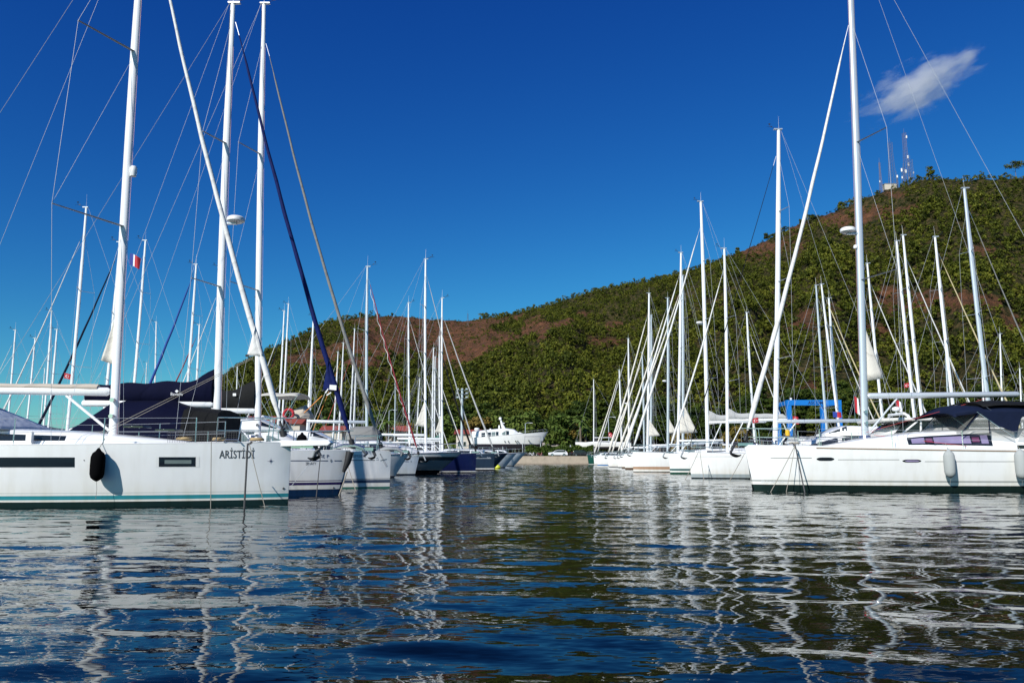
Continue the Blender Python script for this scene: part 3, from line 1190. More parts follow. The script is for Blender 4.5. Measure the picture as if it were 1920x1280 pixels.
def terrain():
    us = np.linspace(-.62, 1.15, 640)
    ks = np.linspace(0, 1, 170)
    Ys = Y0 - 6 + (1500 - Y0) * ks ** 1.35
    U, YY = np.meshgrid(us, Ys, indexing='ij')
    XX = U * YY
    ZZ = hill_z(XX, YY)
    B = bare(XX, YY, ZZ)
    n, k = U.shape
    co = np.stack([XX, YY, ZZ], -1).reshape(-1, 3)
    idx = np.arange(n * k).reshape(n, k)
    f = np.stack([idx[:-1, :-1], idx[1:, :-1], idx[1:, 1:], idx[:-1, 1:]], -1).reshape(-1, 4)
    me = bpy.data.meshes.new('hill')
    me.vertices.add(len(co))
    me.vertices.foreach_set('co', co.ravel())
    me.loops.add(f.size)
    me.loops.foreach_set('vertex_index', f.ravel())
    me.polygons.add(len(f))
    me.polygons.foreach_set('loop_start', np.arange(0, f.size, 4))
    me.update(calc_edges=True)
    at_ = me.attributes.new('bare_soil', 'FLOAT', 'POINT')
    at_.data.foreach_set('value', B.ravel().astype(np.float32))
    me.shade_smooth()
    m, nt, b = nodes_of('hillside_ground')
    a = nt.nodes.new('ShaderNodeAttribute')
    a.attribute_name = 'bare_soil'
    tc = nt.nodes.new('ShaderNodeTexCoord')
    n1 = nt.nodes.new('ShaderNodeTexNoise')
    n1.inputs['Scale'].default_value = .13
    n1.inputs['Detail'].default_value = 8
    n1.inputs['Roughness'].default_value = .7
    n2 = nt.nodes.new('ShaderNodeTexNoise')
    n2.inputs['Scale'].default_value = .35
    n2.inputs['Detail'].default_value = 6
    nt.links.new(tc.outputs['Object'], n1.inputs['Vector'])
    nt.links.new(tc.outputs['Object'], n2.inputs['Vector'])
    # soil: rust red to ochre to grey rubble
    soil = nt.nodes.new('ShaderNodeValToRGB')
    e = soil.color_ramp.elements
    e[0].position = .30
    e[0].color = (.050, .045, .026, 1)
    e[1].position = .74
    e[1].color = (.29, .150, .075, 1)
    q = e.new(.46)
    q.color = (.125, .062, .034, 1)
    q = e.new(.58)
    q.color = (.190, .082, .042, 1)
    nt.links.new(n1.outputs[0], soil.inputs[0])
    veg = nt.nodes.new('ShaderNodeValToRGB')
    e = veg.color_ramp.elements
    e[0].position = .38
    e[0].color = (.016, .026, .006, 1)
    e[1].position = .66
    e[1].color = (.125, .092, .038, 1)
    nt.links.new(n2.outputs[0], veg.inputs[0])
    ad = nt.nodes.new('ShaderNodeMath')
    ad.operation = 'MULTIPLY_ADD'
    nt.links.new(n2.outputs[0], ad.inputs[0])
    ad.inputs[1].default_value = .9
    nt.links.new(a.outputs['Fac'], ad.inputs[2])
    mr_ = nt.nodes.new('ShaderNodeMapRange')
    mr_.inputs['From Min'].default_value = .70
    mr_.inputs['From Max'].default_value = .95
    nt.links.new(ad.outputs[0], mr_.inputs['Value'])
    mx = nt.nodes.new('ShaderNodeMix')
    mx.data_type = 'RGBA'
    nt.links.new(mr_.outputs[0], mx.inputs[0])
    nt.links.new(veg.outputs[0], mx.inputs[6])
    nt.links.new(soil.outputs[0], mx.inputs[7])
    nt.links.new(mx.outputs[2], b.inputs['Base Color'])
    b.inputs['Roughness'].default_value = .95
    b.inputs['Specular IOR Level'].default_value = .1
    bp = nt.nodes.new('ShaderNodeBump')
    bp.inputs['Distance'].default_value = 9.0
    nt.links.new(n1.outputs[0], bp.inputs['Height'])
    nt.links.new(bp.outputs[0], b.inputs['Normal'])
    me.materials.append(m)
    o = bpy.data.objects.new('hills', me)
    scene.collection.objects.link(o)
    tag(o, kind='structure')


terrain()

# ---- foliage material
def foliage(name, cols, scale=.25):
    m, nt, b = nodes_of(name)
    tc = nt.nodes.new('ShaderNodeTexCoord')
    ge = nt.nodes.new('ShaderNodeNewGeometry')
    nz = nt.nodes.new('ShaderNodeTexNoise')
    nz.inputs['Scale'].default_value = scale
    nz.inputs['Detail'].default_value = 2
    nt.links.new(ge.outputs['Position'], nz.inputs['Vector'])
    n2 = nt.nodes.new('ShaderNodeTexNoise')
    n2.inputs['Scale'].default_value = .045
    n2.inputs['Detail'].default_value = 4
    nt.links.new(ge.outputs['Position'], n2.inputs['Vector'])
    ad = nt.nodes.new('ShaderNodeMath')
    ad.operation = 'MULTIPLY_ADD'
    ad.inputs[1].default_value = .30
    nt.links.new(ge.outputs['Random Per Island'], ad.inputs[0])
    nt.links.new(nz.outputs[0], ad.inputs[2])
    ad2 = nt.nodes.new('ShaderNodeMath')
    ad2.operation = 'ADD'
    nt.links.new(ad.outputs[0], ad2.inputs[0])
    nt.links.new(n2.outputs[0], ad2.inputs[1])
    cr = nt.nodes.new('ShaderNodeValToRGB')
    e = cr.color_ramp.elements
    mr_ = nt.nodes.new('ShaderNodeMapRange')
    mr_.inputs['From Min'].default_value = .80
    mr_.inputs['From Max'].default_value = 1.45
    nt.links.new(ad2.outputs[0], mr_.inputs['Value'])
    e[0].position = 0
    e[0].color = (*cols[0], 1)
    e[1].position = 1
    e[1].color = (*cols[-1], 1)
    for i, c in enumerate(cols[1:-1]):
        q = e.new((i + 1) / (len(cols) - 1))
        q.color = (*c, 1)
    nt.links.new(mr_.outputs[0], cr.inputs[0])
    nt.links.new(cr.outputs[0], b.inputs['Base Color'])
    b.inputs['Roughness'].default_value = .7
    b.inputs['Specular IOR Level'].default_value = .15
    MATS[name] = m
    return m


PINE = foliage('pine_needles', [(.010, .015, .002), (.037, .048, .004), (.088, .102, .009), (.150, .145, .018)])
PINED = foliage('dark_pine_needles', [(.006, .013, .002), (.018, .034, .004), (.042, .064, .007), (.085, .098, .012)])  # darker greens for the trees at the hill foot
BROAD = foliage('broad_leaves', [(.018, .036, .007), (.055, .090, .013), (.105, .135, .025)], .6)
BROADO = foliage('autumn_leaves', [(.06, .055, .012), (.15, .11, .02), (.17, .12, .03)], .6)
BARK = mat('grey_bark', (.16, .13, .10), .9, var=.3, scale=4)


def crown_quads(n, rng, rad, hgt, leaf, clumps, flat=.45, base=0.0, taper=.55):
    """leaf clumps through a crown's volume -> (n*4, 3) vertices"""
    cs = []
    for i in range(clumps):
        h = rng.rand() ** .8
        rr = rad * (1 - taper * h) * math.sqrt(rng.rand()) * .85
        a = rng.rand() * 2 * math.pi
        cs.append((rr * math.cos(a), rr * math.sin(a), base + hgt * h, rad * (.24 + .20 * rng.rand())))
    cs = np.array(cs)
    which = rng.randint(0, clumps, n)
    d = rng.normal(size=(n, 3))
    d /= np.linalg.norm(d, axis=1, keepdims=True)
    r = cs[which, 3][:, None] * (.55 + .5 * rng.rand(n, 1))
    p = cs[which, :3] + d * r * np.array([1, 1, flat])
    # leaf plane: roughly facing outward/up with jitter
    nn = d * np.array([1, 1, 1.2]) + np.array([0, 0, .35]) + rng.normal(size=(n, 3)) * .45
    nn /= np.linalg.norm(nn, axis=1, keepdims=True)
    t = np.cross(nn, rng.normal(size=(n, 3)))
    t /= np.linalg.norm(t, axis=1, keepdims=True)
    b = np.cross(nn, t)
    s = leaf * (.6 + .8 * rng.rand(n, 1))
    q = np.stack([p - t * s - b * s * .6, p + t * s * .9 - b * s * .7, p + t * s + b * s * .6, p - t * s * .8 + b * s * .7], 1)
    return q.reshape(-1, 3)


def quads_mesh(name, co, m):
    n = len(co) // 4
    me = bpy.data.meshes.new(name)
    me.vertices.add(len(co))
    me.vertices.foreach_set('co', np.ascontiguousarray(co, dtype=np.float32).ravel())
    me.loops.add(n * 4)
    me.loops.foreach_set('vertex_index', np.arange(n * 4, dtype=np.int32))
    me.polygons.add(n)
    me.polygons.foreach_set('loop_start', np.arange(0, n * 4, 4, dtype=np.int32))
    me.update(calc_edges=True)
    me.materials.append(m)
    return me


def trunk_mb(h, r, rng, limbs=5, spread=2.0):
    mb = MB()
    lean = (rng.rand() - .5) * .6
    pts = [(lean * (k / 4) ** 2, 0, h * k / 4) for k in range(5)]
    mb.tube(pts, [r * (1 - .6 * k / 4) for k in range(5)], 7)
    for i in range(limbs):
        a = rng.rand() * 6.28
        z = h * (.45 + .5 * rng.rand())
        mb.tube([(lean * (z / h) ** 2, 0, z), (math.cos(a) * spread * .5, math.sin(a) * spread * .5, z + .6), (math.cos(a) * spread, math.sin(a) * spread, z + 1.6)], [r * .35, r * .22, r * .08], 5)
    return mb


rng = np.random.RandomState(4)
# scatter candidates over the hill
N = 120000
cu = rng.uniform(-.42, .80, N)
cy = Y0 + (1000 - Y0) * rng.rand(N) ** .75
cx = cu * cy
cz = hill_z(cx, cy)
rid = ridge_y(960 + cu * F * .985)
bz_ = bare(cx, cy, cz)
dens = np.clip(1.15 - bz_ * .95, .34, 1)
ok = (rng.rand(N) < dens) & (cy < rid + 18) & (cz > 1.6)
ok &= rng.rand(N) < (cy / 1000) ** .8 * 1.2
cx, cy, cz, cb = cx[ok], cy[ok], cz[ok], bz_[ok]
order = np.argsort(cy + 12 * rng.rand(len(cy)))
cx, cy, cz, cb = cx[order], cy[order], cz[order], cb[order]
vis = np.abs(cx / cy - .03) < .70
cx, cy, cz, cb = cx[vis], cy[vis], cz[vis], cb[vis]
# thin out crowding so crowns stay distinct
keep = []
cell = {}
for i in range(len(cx)):
    mind = 2.6 + 2.6 * rng.rand() ** 1.5 - (.6 if cb[i] > .45 else 0)
    k = (int(cx[i] // 7), int(cy[i] // 7))
    bad = False
    for a in (-1, 0, 1):
        for b in (-1, 0, 1):
            for j in cell.get((k[0] + a, k[1] + b), ()):
                if (cx[i] - cx[j]) ** 2 + (cy[i] - cy[j]) ** 2 < mind * mind:
                    bad = True
    if not bad:
        keep.append(i)
        cell.setdefault(k, []).append(i)
keep = np.array(keep)
print('trees', len(keep))
near_i, far_i = keep[:285], keep[285:]
# near pines as individual things
protos = []
for k in range(6):
    rr = np.random.RandomState(50 + k)
    h = 8.5 + 2.0 * rr.rand()
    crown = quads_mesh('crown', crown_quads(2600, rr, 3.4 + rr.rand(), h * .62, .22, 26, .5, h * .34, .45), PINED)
    tm = trunk_mb(h * .8, .22, rr)
    tme = bpy.data.meshes.new('trunk')
    tme.from_pydata(tm.v, [], tm.f)
    tme.materials.append(BARK)
    protos.append((crown, tme))
for i in near_i:
    cr, tme = protos[R.randrange(6)]
    t = empty('pine_tree', (cx[i], cy[i], cz[i] - .2), R.uniform(0, 6.28), 'green pine tree in the dense wood at the foot of the hill', 'tree', 'pine trees at the foot of the hill')
    s = R.uniform(.8, 1.25)
    t.scale = (s, s, s * R.uniform(.9, 1.15))
    for nm, me in (('crown', cr), ('trunk', tme)):
        o = bpy.data.objects.new(nm, me)
        scene.collection.objects.link(o)
        o.parent = t
# the rest of the wood is one object
temps = [crown_quads(210, np.random.RandomState(90 + k), 3.4, 4.4, .33, 10, .5, .8, .35) for k in range(8)]
parts_ = []
clump = fbm(cx * .02, cy * .02, 21, 3)
for i in far_i:
    tq = temps[rng.randint(8)]
    if cb[i] > .42:
        s = .14 + .42 * rng.rand() ** 2.5
    else:
        s = .42 + .95 * rng.rand() ** 1.6 + .35 * clump[i]
        s *= (1.0 if cy[i] < 560 else .80)
    a = rng.rand() * 6.28
    ca, sa = math.cos(a) * s, math.sin(a) * s
    zs = s * (.85 + .5 * rng.rand())
    q = np.empty_like(tq)
    q[:, 0] = tq[:, 0] * ca - tq[:, 1] * sa + cx[i]
    q[:, 1] = tq[:, 0] * sa + tq[:, 1] * ca + cy[i]
    q[:, 2] = tq[:, 2] * zs + cz[i] - .6
    parts_.append(q)
fo = bpy.data.objects.new('hillside_wood', quads_mesh('hillside_wood', np.concatenate(parts_), PINE))
scene.collection.objects.link(fo)
tag(fo, 'pine wood covering the upper slopes of the hill', 'woodland', kind='stuff')

# ---- far ridge beyond the left-hand masts, haze painted in as blue colour
fr = MB()
n = 60
def farz(X):
    return 90 + 90 * mnoise.noise(Vector((X * .0016, 2.2, 0))) + 35 * mnoise.noise(Vector((X * .007, 7.2, 0)))
secs = []
for i in range(n + 1):
    X = -4200 + 3600 * i / n
    z = max(10, farz(X) + 55) * min(1, i / 5) * min(1, (n - i) / 8 + .02)
    secs.append([(X, 3600, -2), (X, 3900, z * .5), (X, 4200, z), (X, 4700, z * .4), (X, 5200, -2)])
fr.loft(secs, caps=False)
tag(fr.build('distant_hills', mat('distant_hill_haze', (.07, .10, .12), .95, var=.3, scale=.003)), kind='structure')

# ---- shore
GRD = mat('dusty_ground', (.22, .18, .13), .95, var=.25, scale=.15)
QUAYM = mat('quay_concrete', (.40, .33, .25), .9, var=.25, scale=1.2, bump=.02, bscale=8)
gm = MB()
poly = [(-900, 262), (-48, 262), (-48, 176), (-24, 176), (-24, 188), (30, 188), (30, 150), (1400, 150), (1400, 236), (1400, 1500), (-900, 1500)]
poly = [(-230, 172), (-24, 172), (-24, 188.6), (24, 188.6), (24, 152.6), (900, 152.6), (900, 262), (-230, 262)]
gm.add([(x, y, 1.70) for x, y in poly], [tuple(range(len(poly)))])
tag(gm.build('ground', GRD, smooth=False), kind='structure')
qm = MB()
for (a, b) in (((-24, 188.3), (24, 188.3)), ((24, 152.3), (900, 152.3)), ((-230, 171.7), (-24, 171.7))):
    qm.box(((a[0] + b[0]) / 2, a[1], .9), (abs(b[0] - a[0]), .6, 1.72))
    for k in range(int(min(60, abs(b[0] - a[0]) / 3))):
        qm.box((a[0] + 1.5 + 3 * k, a[1] - .33, 1.35), (.30, .10, .45))
tag(qm.build('quay', QUAYM, smooth=False), kind='structure')
for X in (-24.15, 24.15):
    s = MB().box((X, 170 + 9.2 if X > 0 else 180, .9), (.3, 34 if X > 0 else 16, 1.7)).build('quay_side', QUAYM, smooth=False)
    tag(s, kind='structure')

# ================================================================== BOATS
def pxl(b, px, py, off=0.0):
    """boat-local (x, z) of the point of the near topsides seen at a photograph pixel"""
    Y = b['D']
    for _ in range(5):
        p = at(px, py, Y)
        x = b['lx'](p.x)
        q = b['hull'].on(x, p.z, 1, 0)
        Y = b['D'] - q.y
    return x, p.z


def hull_window(b, px0, px1, py0, py1, m, name='hull_window', frame=None, round_=False, off=.004, nu=12):
    x0, z0 = pxl(b, px0, py0)
    x1, z1 = pxl(b, px1, py1)
    w = b['hull'].patch(x0, x1, min(z0, z1), max(z0, z1), b['near'], off, nu, 3, round_).build(name, m, b['root'])
    return w


def hull_text(b, txt, px0, px1, py_base, m, capz, name='boat_name', bold=0.0, shear=0.0):
    """capz: capital height in metres; the text is stretched to span the two pixels"""
    x0, z0 = pxl(b, px0, py_base)
    x1, z1 = pxl(b, px1, py_base)
    me = text_mesh(txt, 1.0, 0, bold, 'LEFT', shear)
    wmax = max(v.co.x for v in me.vertices)
    wmin = min(v.co.x for v in me.vertices)
    s = capz / .70
    o = bpy.data.objects.new(name, me)
    for v in me.vertices:
        u = (v.co.x - wmin) / (wmax - wmin)
        v.co = b['hull'].on(x0 + (x1 - x0) * u, z0 + (z1 - z0) * u + v.co.y * s, b['near'], .006)
    me.materials.clear()
    me.materials.append(m)
    scene.collection.objects.link(o)
    o.parent = b['root']
    return o


def fender(px, py, b, r, h, m, label, cat='fender', rope_to=None, tail=None, side=None):
    x_, z_ = pxl(b, px, py)
    q_ = b['hull'].on(x_, z_ + .1, 1, r + .015)
    p = Vector((b['org'].x + x_ * b['side'], b['D'] - q_.y, z_))
    root = empty('fender', p, 0, label, cat, 'fenders hanging along the topsides')
    MB().lathe([(.02, -h / 2 - .03), (r * .45, -h / 2), (r * .85, -h / 2 + r * .35), (r, -h / 2 + r * .9), (r * 1.03, 0), (r, h / 2 - r * .9), (r * .8, h / 2 - r * .35), (r * .4, h / 2), (.03, h / 2 + .05), (.01, h / 2 + .07)], 18).build('fender_body', m, root)
    if rope_to:
        MB().tube([(0, 0, h / 2 + .04), (rope_to[0], rope_to[1], rope_to[2])], .007, 5).build('lanyard', ROPEW, root)
    if tail:
        MB().tube([(0, 0, -h / 2), (.01, .03, -h / 2 - tail * .5), (-.01, .05, -h / 2 - tail)], .005, 4).build('lanyard_tail', ROPEW, root)
    return root


def mooring_line(pts, r, m, label, group='mooring lines running down into the water'):
    P = [Vector(p) for p in pts]
    q = []
    for a, b in zip(P, P[1:]):
        for k in range(6):
            u = k / 6
            q.append(a.lerp(b, u) + Vector((0, 0, -.02 * math.sin(math.pi * u))))
    q.append(P[-1])
    o = MB().tube(q, r, 6).build('mooring_line', m)
    return tag(o, label, 'rope', group)


def flag(p, w, h, stripes, label, group='small flags flying from the rigging', staff=None, ang=0.0, droop=.25, emblem=None):
    root = empty('flag', p, ang, label, 'flag', group)
    n = len(stripes)
    for i, m in enumerate(stripes):
        def fn(u, v, i=i):
            x = (i + u) / n
            return (x * w * (1 - .15), .05 * h * 3 * math.sin(x * 6 + v) * x, v * h - droop * h * x ** 1.4)
        MB().grid(fn, 6, 5).build('flag_cloth', m, root)
    if emblem == 'crescent':
        mb = MB()
        c = (w * .36, h * .42)
        def P(x, z, off):
            return (x, .15 * h * math.sin(x / (w * .85) * 6 + z / h) * x / (w * .85) + off, z - droop * h * (x / (w * .85)) ** 1.4 + h * .04)
        for off in (-.012, .012):
            k = 14
            out = [(c[0] + .26 * h * math.cos(a), c[1] + .26 * h * math.sin(a)) for a in [math.radians(40 + 280 * i / k) for i in range(k + 1)]]
            inn = [(c[0] + .07 * h + .205 * h * math.cos(a), c[1] + .205 * h * math.sin(a)) for a in [math.radians(45 + 270 * i / k) for i in range(k + 1)]]
            vs = [P(x, z, off) for x, z in out] + [P(x, z, off) for x, z in inn]
            mb.add(vs, [(i, i + 1, k + 2 + i, k + 1 + i) for i in range(k)])
            st = []
            for i in range(10):
                rr = .13 * h if i % 2 == 0 else .052 * h
                a = math.pi * i / 5
                st.append(P(c[0] + .36 * h + rr * math.cos(a), c[1] + rr * math.sin(a), off))
            mb.add(st, [tuple(range(10))])
        mb.build('crescent_and_star', WHITEF, root, smooth=False)
    if staff:
        MB().tube([(-.01, 0, -staff), (-.01, 0, h + .05)], .012, 5).build('staff', STEEL, root)
    return root


def lz(y, D):
    return at(960, y, D).z


ROW1L = 'sailing yachts moored along the left side of the channel'
ROW1R = 'sailing yachts moored along the right side of the channel'
BACKL = 'sailing yachts on the pontoons behind the left row'
BACKR = 'sailing yachts on the pontoons behind the right row'

# ---------- L1: nearest left, teal stripe
D = 20.1
L1 = sailboat('large white yacht with teal waterline stripe and dark bow lettering, nearest on the left', D, 1, (273, -200, 213), bow=545, group=ROW1L, lod=0,
              L=12.6, B=3.6, fb=1.50, fs=1.40, rake=0.02, hullm='gelcoat_teal', spar=SPAR, mr=.108, spr=[425, 98], sprl=[1.8, 1.5], sweep=.46,
              stay=(272, -178), sailm=WSAIL, sailr=.082, tack=.3, sag=.16, boomz=2.78, booml=4.4, boommat=GEL, cover=None,
              mainclew=(lz(683, D), lz(590, D), .30), clew=(.118, .42, .055, .0), base_y=800, house_h=.36, full=.8, anch=False, flare=.16)
b = L1
mainsail_cover(b['root'], -.45, -4.3, b['bz'] + .06, b['bz'] + .14, TANC, .17, w=.10, name='boom_cover', rise=0)
sprayhood(b['root'], b['hull'], -2.0, -4.9, 1.25, 1.80, .78, SILVERC, window=False)
hull_window(b, -60, 140, 857, 875.5, GLASS)
w = hull_window(b, 292, 374, 855.5, 875.5, GELN, 'window_recess', off=.003)
w = hull_window(b, 298, 367, 856.5, 874.5, GLASS)
hull_window(b, 309, 359, 862, 869, GLASSG, 'window_pane', off=.009)
hull_text(b, 'ARİSTİDİ', 411, 477, 858.5, INK, .185, bold=.012)
# compass-rose emblem and through-hull fitting
def star(b, px, py, r, name, m, n=8, inner=.28):
    x, z = pxl(b, px, py)
    vs = []
    for i in range(n * 2):
        rr = r * ((1.0 if i % 4 == 0 else .55) if i % 2 == 0 else inner * .6)
        a = math.pi * i / n + math.pi / 2
        vs.append(b['hull'].on(x + rr * math.cos(a), z + rr * math.sin(a), b['near'], .007))
    mb = MB()
    mb.add(vs, [tuple(range(len(vs)))])
    return mb.build(name, m, b['root'], smooth=False)
star(b, 508, 864, .085, 'compass_emblem', INKB)
star(b, 532, 915.5, .03, 'through_hull', INK, 8, 1.6)
star(b, 158, 862.5, .015, 'skin_fitting', INK, 8, 1.6)
# bowsprit
bs = MB()
x0 = b['xb'] - .45
bs.slab([(x0, -.20, 1.40), (b['xb'] + .95, -.13, 1.43), (b['xb'] + 1.02, -.10, 1.50), (b['xb'] + .95, -.10, 1.57), (x0, -.20, 1.535)], (0, .36, 0))
sp = bs.build('bowsprit', GEL, b['root'], bevel=.015)
MB().tube([(b['xb'] + .8, 0, 1.42), (b['xb'] + .62, -.0, 1.26), (b['xb'] + .55, 0, 1.08)], [.03, .09, .04], 8, flat=.6).build('stem_fitting', STEEL, b['root'])
anchor(b['root'], b['xb'] + .35, 1.40, DARKAN, s=.75, down=.30)
MB().box((-1.3, -1.30, 1.60), (.13, .10, .26)).build('fender_holder', PLAST, b['root'])
wire(b['root'], [Vector((b['xb'] + .9, 0, 1.5)), Vector((b['xb'] - .02, 0, .35))], .007, name='bobstay')
_c = at(472, 671, D)
wire(b['root'], [(-.2, -.4, b['dz']), (b['lx'](_c.x), -.03, _c.z)], .006, m=ROPEW, name='jib_sheet')
wire(b['root'], [(-.05, -.55, b['dz'] - .05), (b['lx'](_c.x), .03, _c.z - .02)], .006, m=ROPEW, name='jib_sheet')
# mast camera / light
p = b['mp'](lz(323, D))
MB().lathe([(.02, -.14), (.075, -.12), (.09, 0), (.09, .12), (.07, .15), (.01, .16)], 12, (p.x + .18, -.02, p.z)).build('steaming_light', PLAST, b['root'])
# windlass, hatch, dorade, coiled ropes on deck
MB().lathe([(.11, 0), (.12, .05), (.07, .07), (.06, .12), (.1, .15), (.09, .18), (.02, .19)], 12, (b['xb'] - 1.0, 0, 1.50)).build('windlass', STEEL, b['root'])
for x in (1.4, .6):
    MB().box((x, .0, 1.95 - .10 * x), (.5, .5, .05)).build('deck_hatch', GLASS, b['root'], bevel=.01)
for sd in (-1, 1):
    MB().tube([(b['xb'] - 1.05, sd * .72, 1.50), (b['xb'] - 1.1, sd * .72, 1.56), (b['xb'] - 1.35, sd * .8, 1.56), (b['xb'] - 1.4, sd * .8, 1.50)], .018, 6).build('cleat', STEEL, b['root'])
fender(190.5, 872, b, .155, .66, FENDB, 'black fleece covered fender on the topsides of the yacht with the teal stripe', rope_to=(.0, .25, .62), tail=.42)

# ---------- L2
D = 25.2
L2 = sailboat('white yacht with navy waterline bands and blue furled headsail, second in left row', D, 1, (437, 5, 406), bow=657, group=ROW1L, lod=0,
              L=12.4, B=3.9, fb=1.36, fs=1.25, rake=.36, flare=.16, hullm='gelcoat_navy_bands', mr=.118, spr=[538, 270], sprl=[1.15, .95], sweep=.42,
              stay=(452, 42), sailm=BLUEC, sailr=.09, tack=.06, sag=.12, boomz=lz(759, D), booml=4.3, cover=NAVYC, coverh=.74, base_y=820, radar_y=412, clew=(.098, .47, .075, .06), house_h=.34, anch=False)
b = L2
hull_text(b, 'IE P', 603, 617, 858, INKB, .10)
hull_text(b, '2BHAYY', 573, 593, 871, INK, .085)
hull_window(b, 545, 615, 862.6, 864.0, INKB, 'topside_line', nu=14)
star(b, 621, 863.3, .055, 'diamond_mark', GALV, 4, .9)
hull_window(b, 627, 641, 862.6, 864.0, INKB, 'topside_line', nu=6)
star(b, 626, 914, .028, 'through_hull', INK, 8, 1.6)
# sail cover lettering
CLS = -1
me = text_mesh('Bavaria', .135, 0, .0, 'CENTER')
xl = b['lx'](gx(329, D))
for v in me.vertices:
    v.co = Vector((v.co.x + xl, -.187, v.co.y + lz(741, D - .2)))
me.materials.append(INKW)
o = bpy.data.objects.new('cover_lettering', me)
scene.collection.objects.link(o)
o.parent = b['root']
MB().add([(xl, -.188, lz(736, D)), (xl + .09, -.188, lz(732.5, D)), (xl, -.188, lz(729, D)), (xl - .09, -.188, lz(732.5, D))], [(0, 1, 2, 3)])
mm = MB()
mm.add([(xl, -.19, lz(737, D)), (xl + .06, -.19, lz(734, D)), (xl, -.19, lz(731, D)), (xl - .06, -.19, lz(734, D))], [(0, 1, 2, 3)])
mm.build('cover_emblem', INKW, b['root'], smooth=False)
# anchor on the big curved roller, chafe guard hanging from it
MB().tube([(b['xb'] - .55, 0, 1.42), (b['xb'] - .2, 0, 1.50), (b['xb'] + .15, 0, 1.50), (b['xb'] + .40, 0, 1.42), (b['xb'] + .50, 0, 1.26), (b['xb'] + .42, 0, 1.18)], [.05, .09, .10, .10, .09, .05], 10, flat=.8).build('bow_roller', STEEL, b['root'])
anchor(b['root'], b['xb'] + .5, 1.38, DARKAN, s=.55, down=.36)
MB().tube([(b['xb'] + .02, -.16, 1.32), (b['xb'] - .04, -.2, 1.0), (b['xb'] - .16, -.18, .70)], [.125, .10, .05], 10).build('chafe_guard', RUB, b['root'])
# white clew patches on the headsail and its orange sheet
def quadw(b, pts, m, name, dy=-.13):
    mb = MB()
    P = []
    for x, y in pts:
        q = at(x, y, b['D'] + dy)
        P.append((b['lx'](q.x), dy * b['side'] if b['side'] > 0 else -dy, q.z))
    mb.add(P, [tuple(range(len(P)))])
    return mb.build(name, m, b['root'], smooth=False)
quadw(b, [(617.5, 730), (630.5, 731.5), (631, 722), (618, 721)], WHITEF, 'sail_label', -.14)
quadw(b, [(609, 735.5), (611, 737), (616, 729), (615, 727.5)], WHITEF, 'clew_webbing', -.14)
quadw(b, [(611.5, 740), (613, 741.5), (621, 736.5), (620.5, 734.5)], WHITEF, 'clew_webbing', -.14)
a_ = at(605, 742, D)
c_ = at(575, 775, D)
wire(b['root'], [(b['lx'](a_.x), -.05, a_.z), (b['lx'](c_.x), -.3, c_.z)], .018, m=ORG, name='jib_sheet')
# navy tent over the cockpit and side deck
t_ = House([(-.6, 1.55, 1.5, 2.62), (-1.4, 1.7, 1.45, 2.86), (-2.9, 1.75, 1.42, 2.84), (-4.4, 1.7, 1.40, 1.75)], .26).mesh(5).build('cockpit_tent', NAVYC, b['root'])
t2 = House([(.38, 1.2, 1.52, 2.55), (-.57, 1.5, 1.5, 2.64)], .12).mesh(2).build('tent_inner_shade', BLACKM, b['root'])  # solid black block painted in for the shade inside the tent

# ---------- L3
D = 31.0
L3 = sailboat('white yacht with grey furled headsail and black sail cover, third in left row', D, 1, (495, 6, 484), bow=733, group=ROW1L, lod=0,
              L=13.0, B=4.0, fb=1.38, fs=1.26, rake=.02, hullm='gelcoat_grey_band', mr=.12, spr=[545, 290], sprl=[1.5, 1.2], sweep=.40,
              stay=(504, 82), sailm=GREYC, sailr=.08, tack=.5, sag=.22, boomz=lz(770, D), booml=5.4, cover=BLACKM, coverh=.80, base_y=820, house_h=.32, anch=False, flare=.18)
b = L3
hull_text(b, 'SIMSEN', 661, 685, 857, INKB, .10)
hull_window(b, 657, 703, 861.8, 863.0, INK, 'topside_line', nu=12)
# bird drawn in outline near the bow
def hull_line(b, pts, r, m, name, close=False):
    P = []
    for px, py in pts:
        x, z = pxl(b, px, py)
        P.append(b['hull'].on(x, z, b['near'], .004))
    return MB().tube(P, r, 4).build(name, m, b['root'])
hull_line(b, [(712, 850), (717, 861), (724, 874), (726, 873), (720, 862), (713, 850), (712, 850)], .007, GALV, 'bird_drawing')
hull_line(b, [(713, 863), (717, 862), (721, 861), (725, 860)], .008, INK, 'bird_drawing')
hull_line(b, [(705, 859), (708, 857), (709, 862), (705, 862)], .006, GALV, 'emblem_outline')
quadw(b, [(436.5, 742), (442.5, 742), (442.5, 737), (436.5, 737)], WHITEF, 'cover_label', -.21)
MB().tube([(b['xb'] - .55, 0, 1.42), (b['xb'] - .2, 0, 1.50), (b['xb'] + .25, 0, 1.48), (b['xb'] + .45, 0, 1.34), (b['xb'] + .40, 0, 1.20)], [.05, .11, .12, .10, .05], 10, flat=.8).build('bow_roller', GALV, b['root'])
anchor(b['root'], b['xb'] + .45, 1.36, DARKAN, s=.6, down=.34)

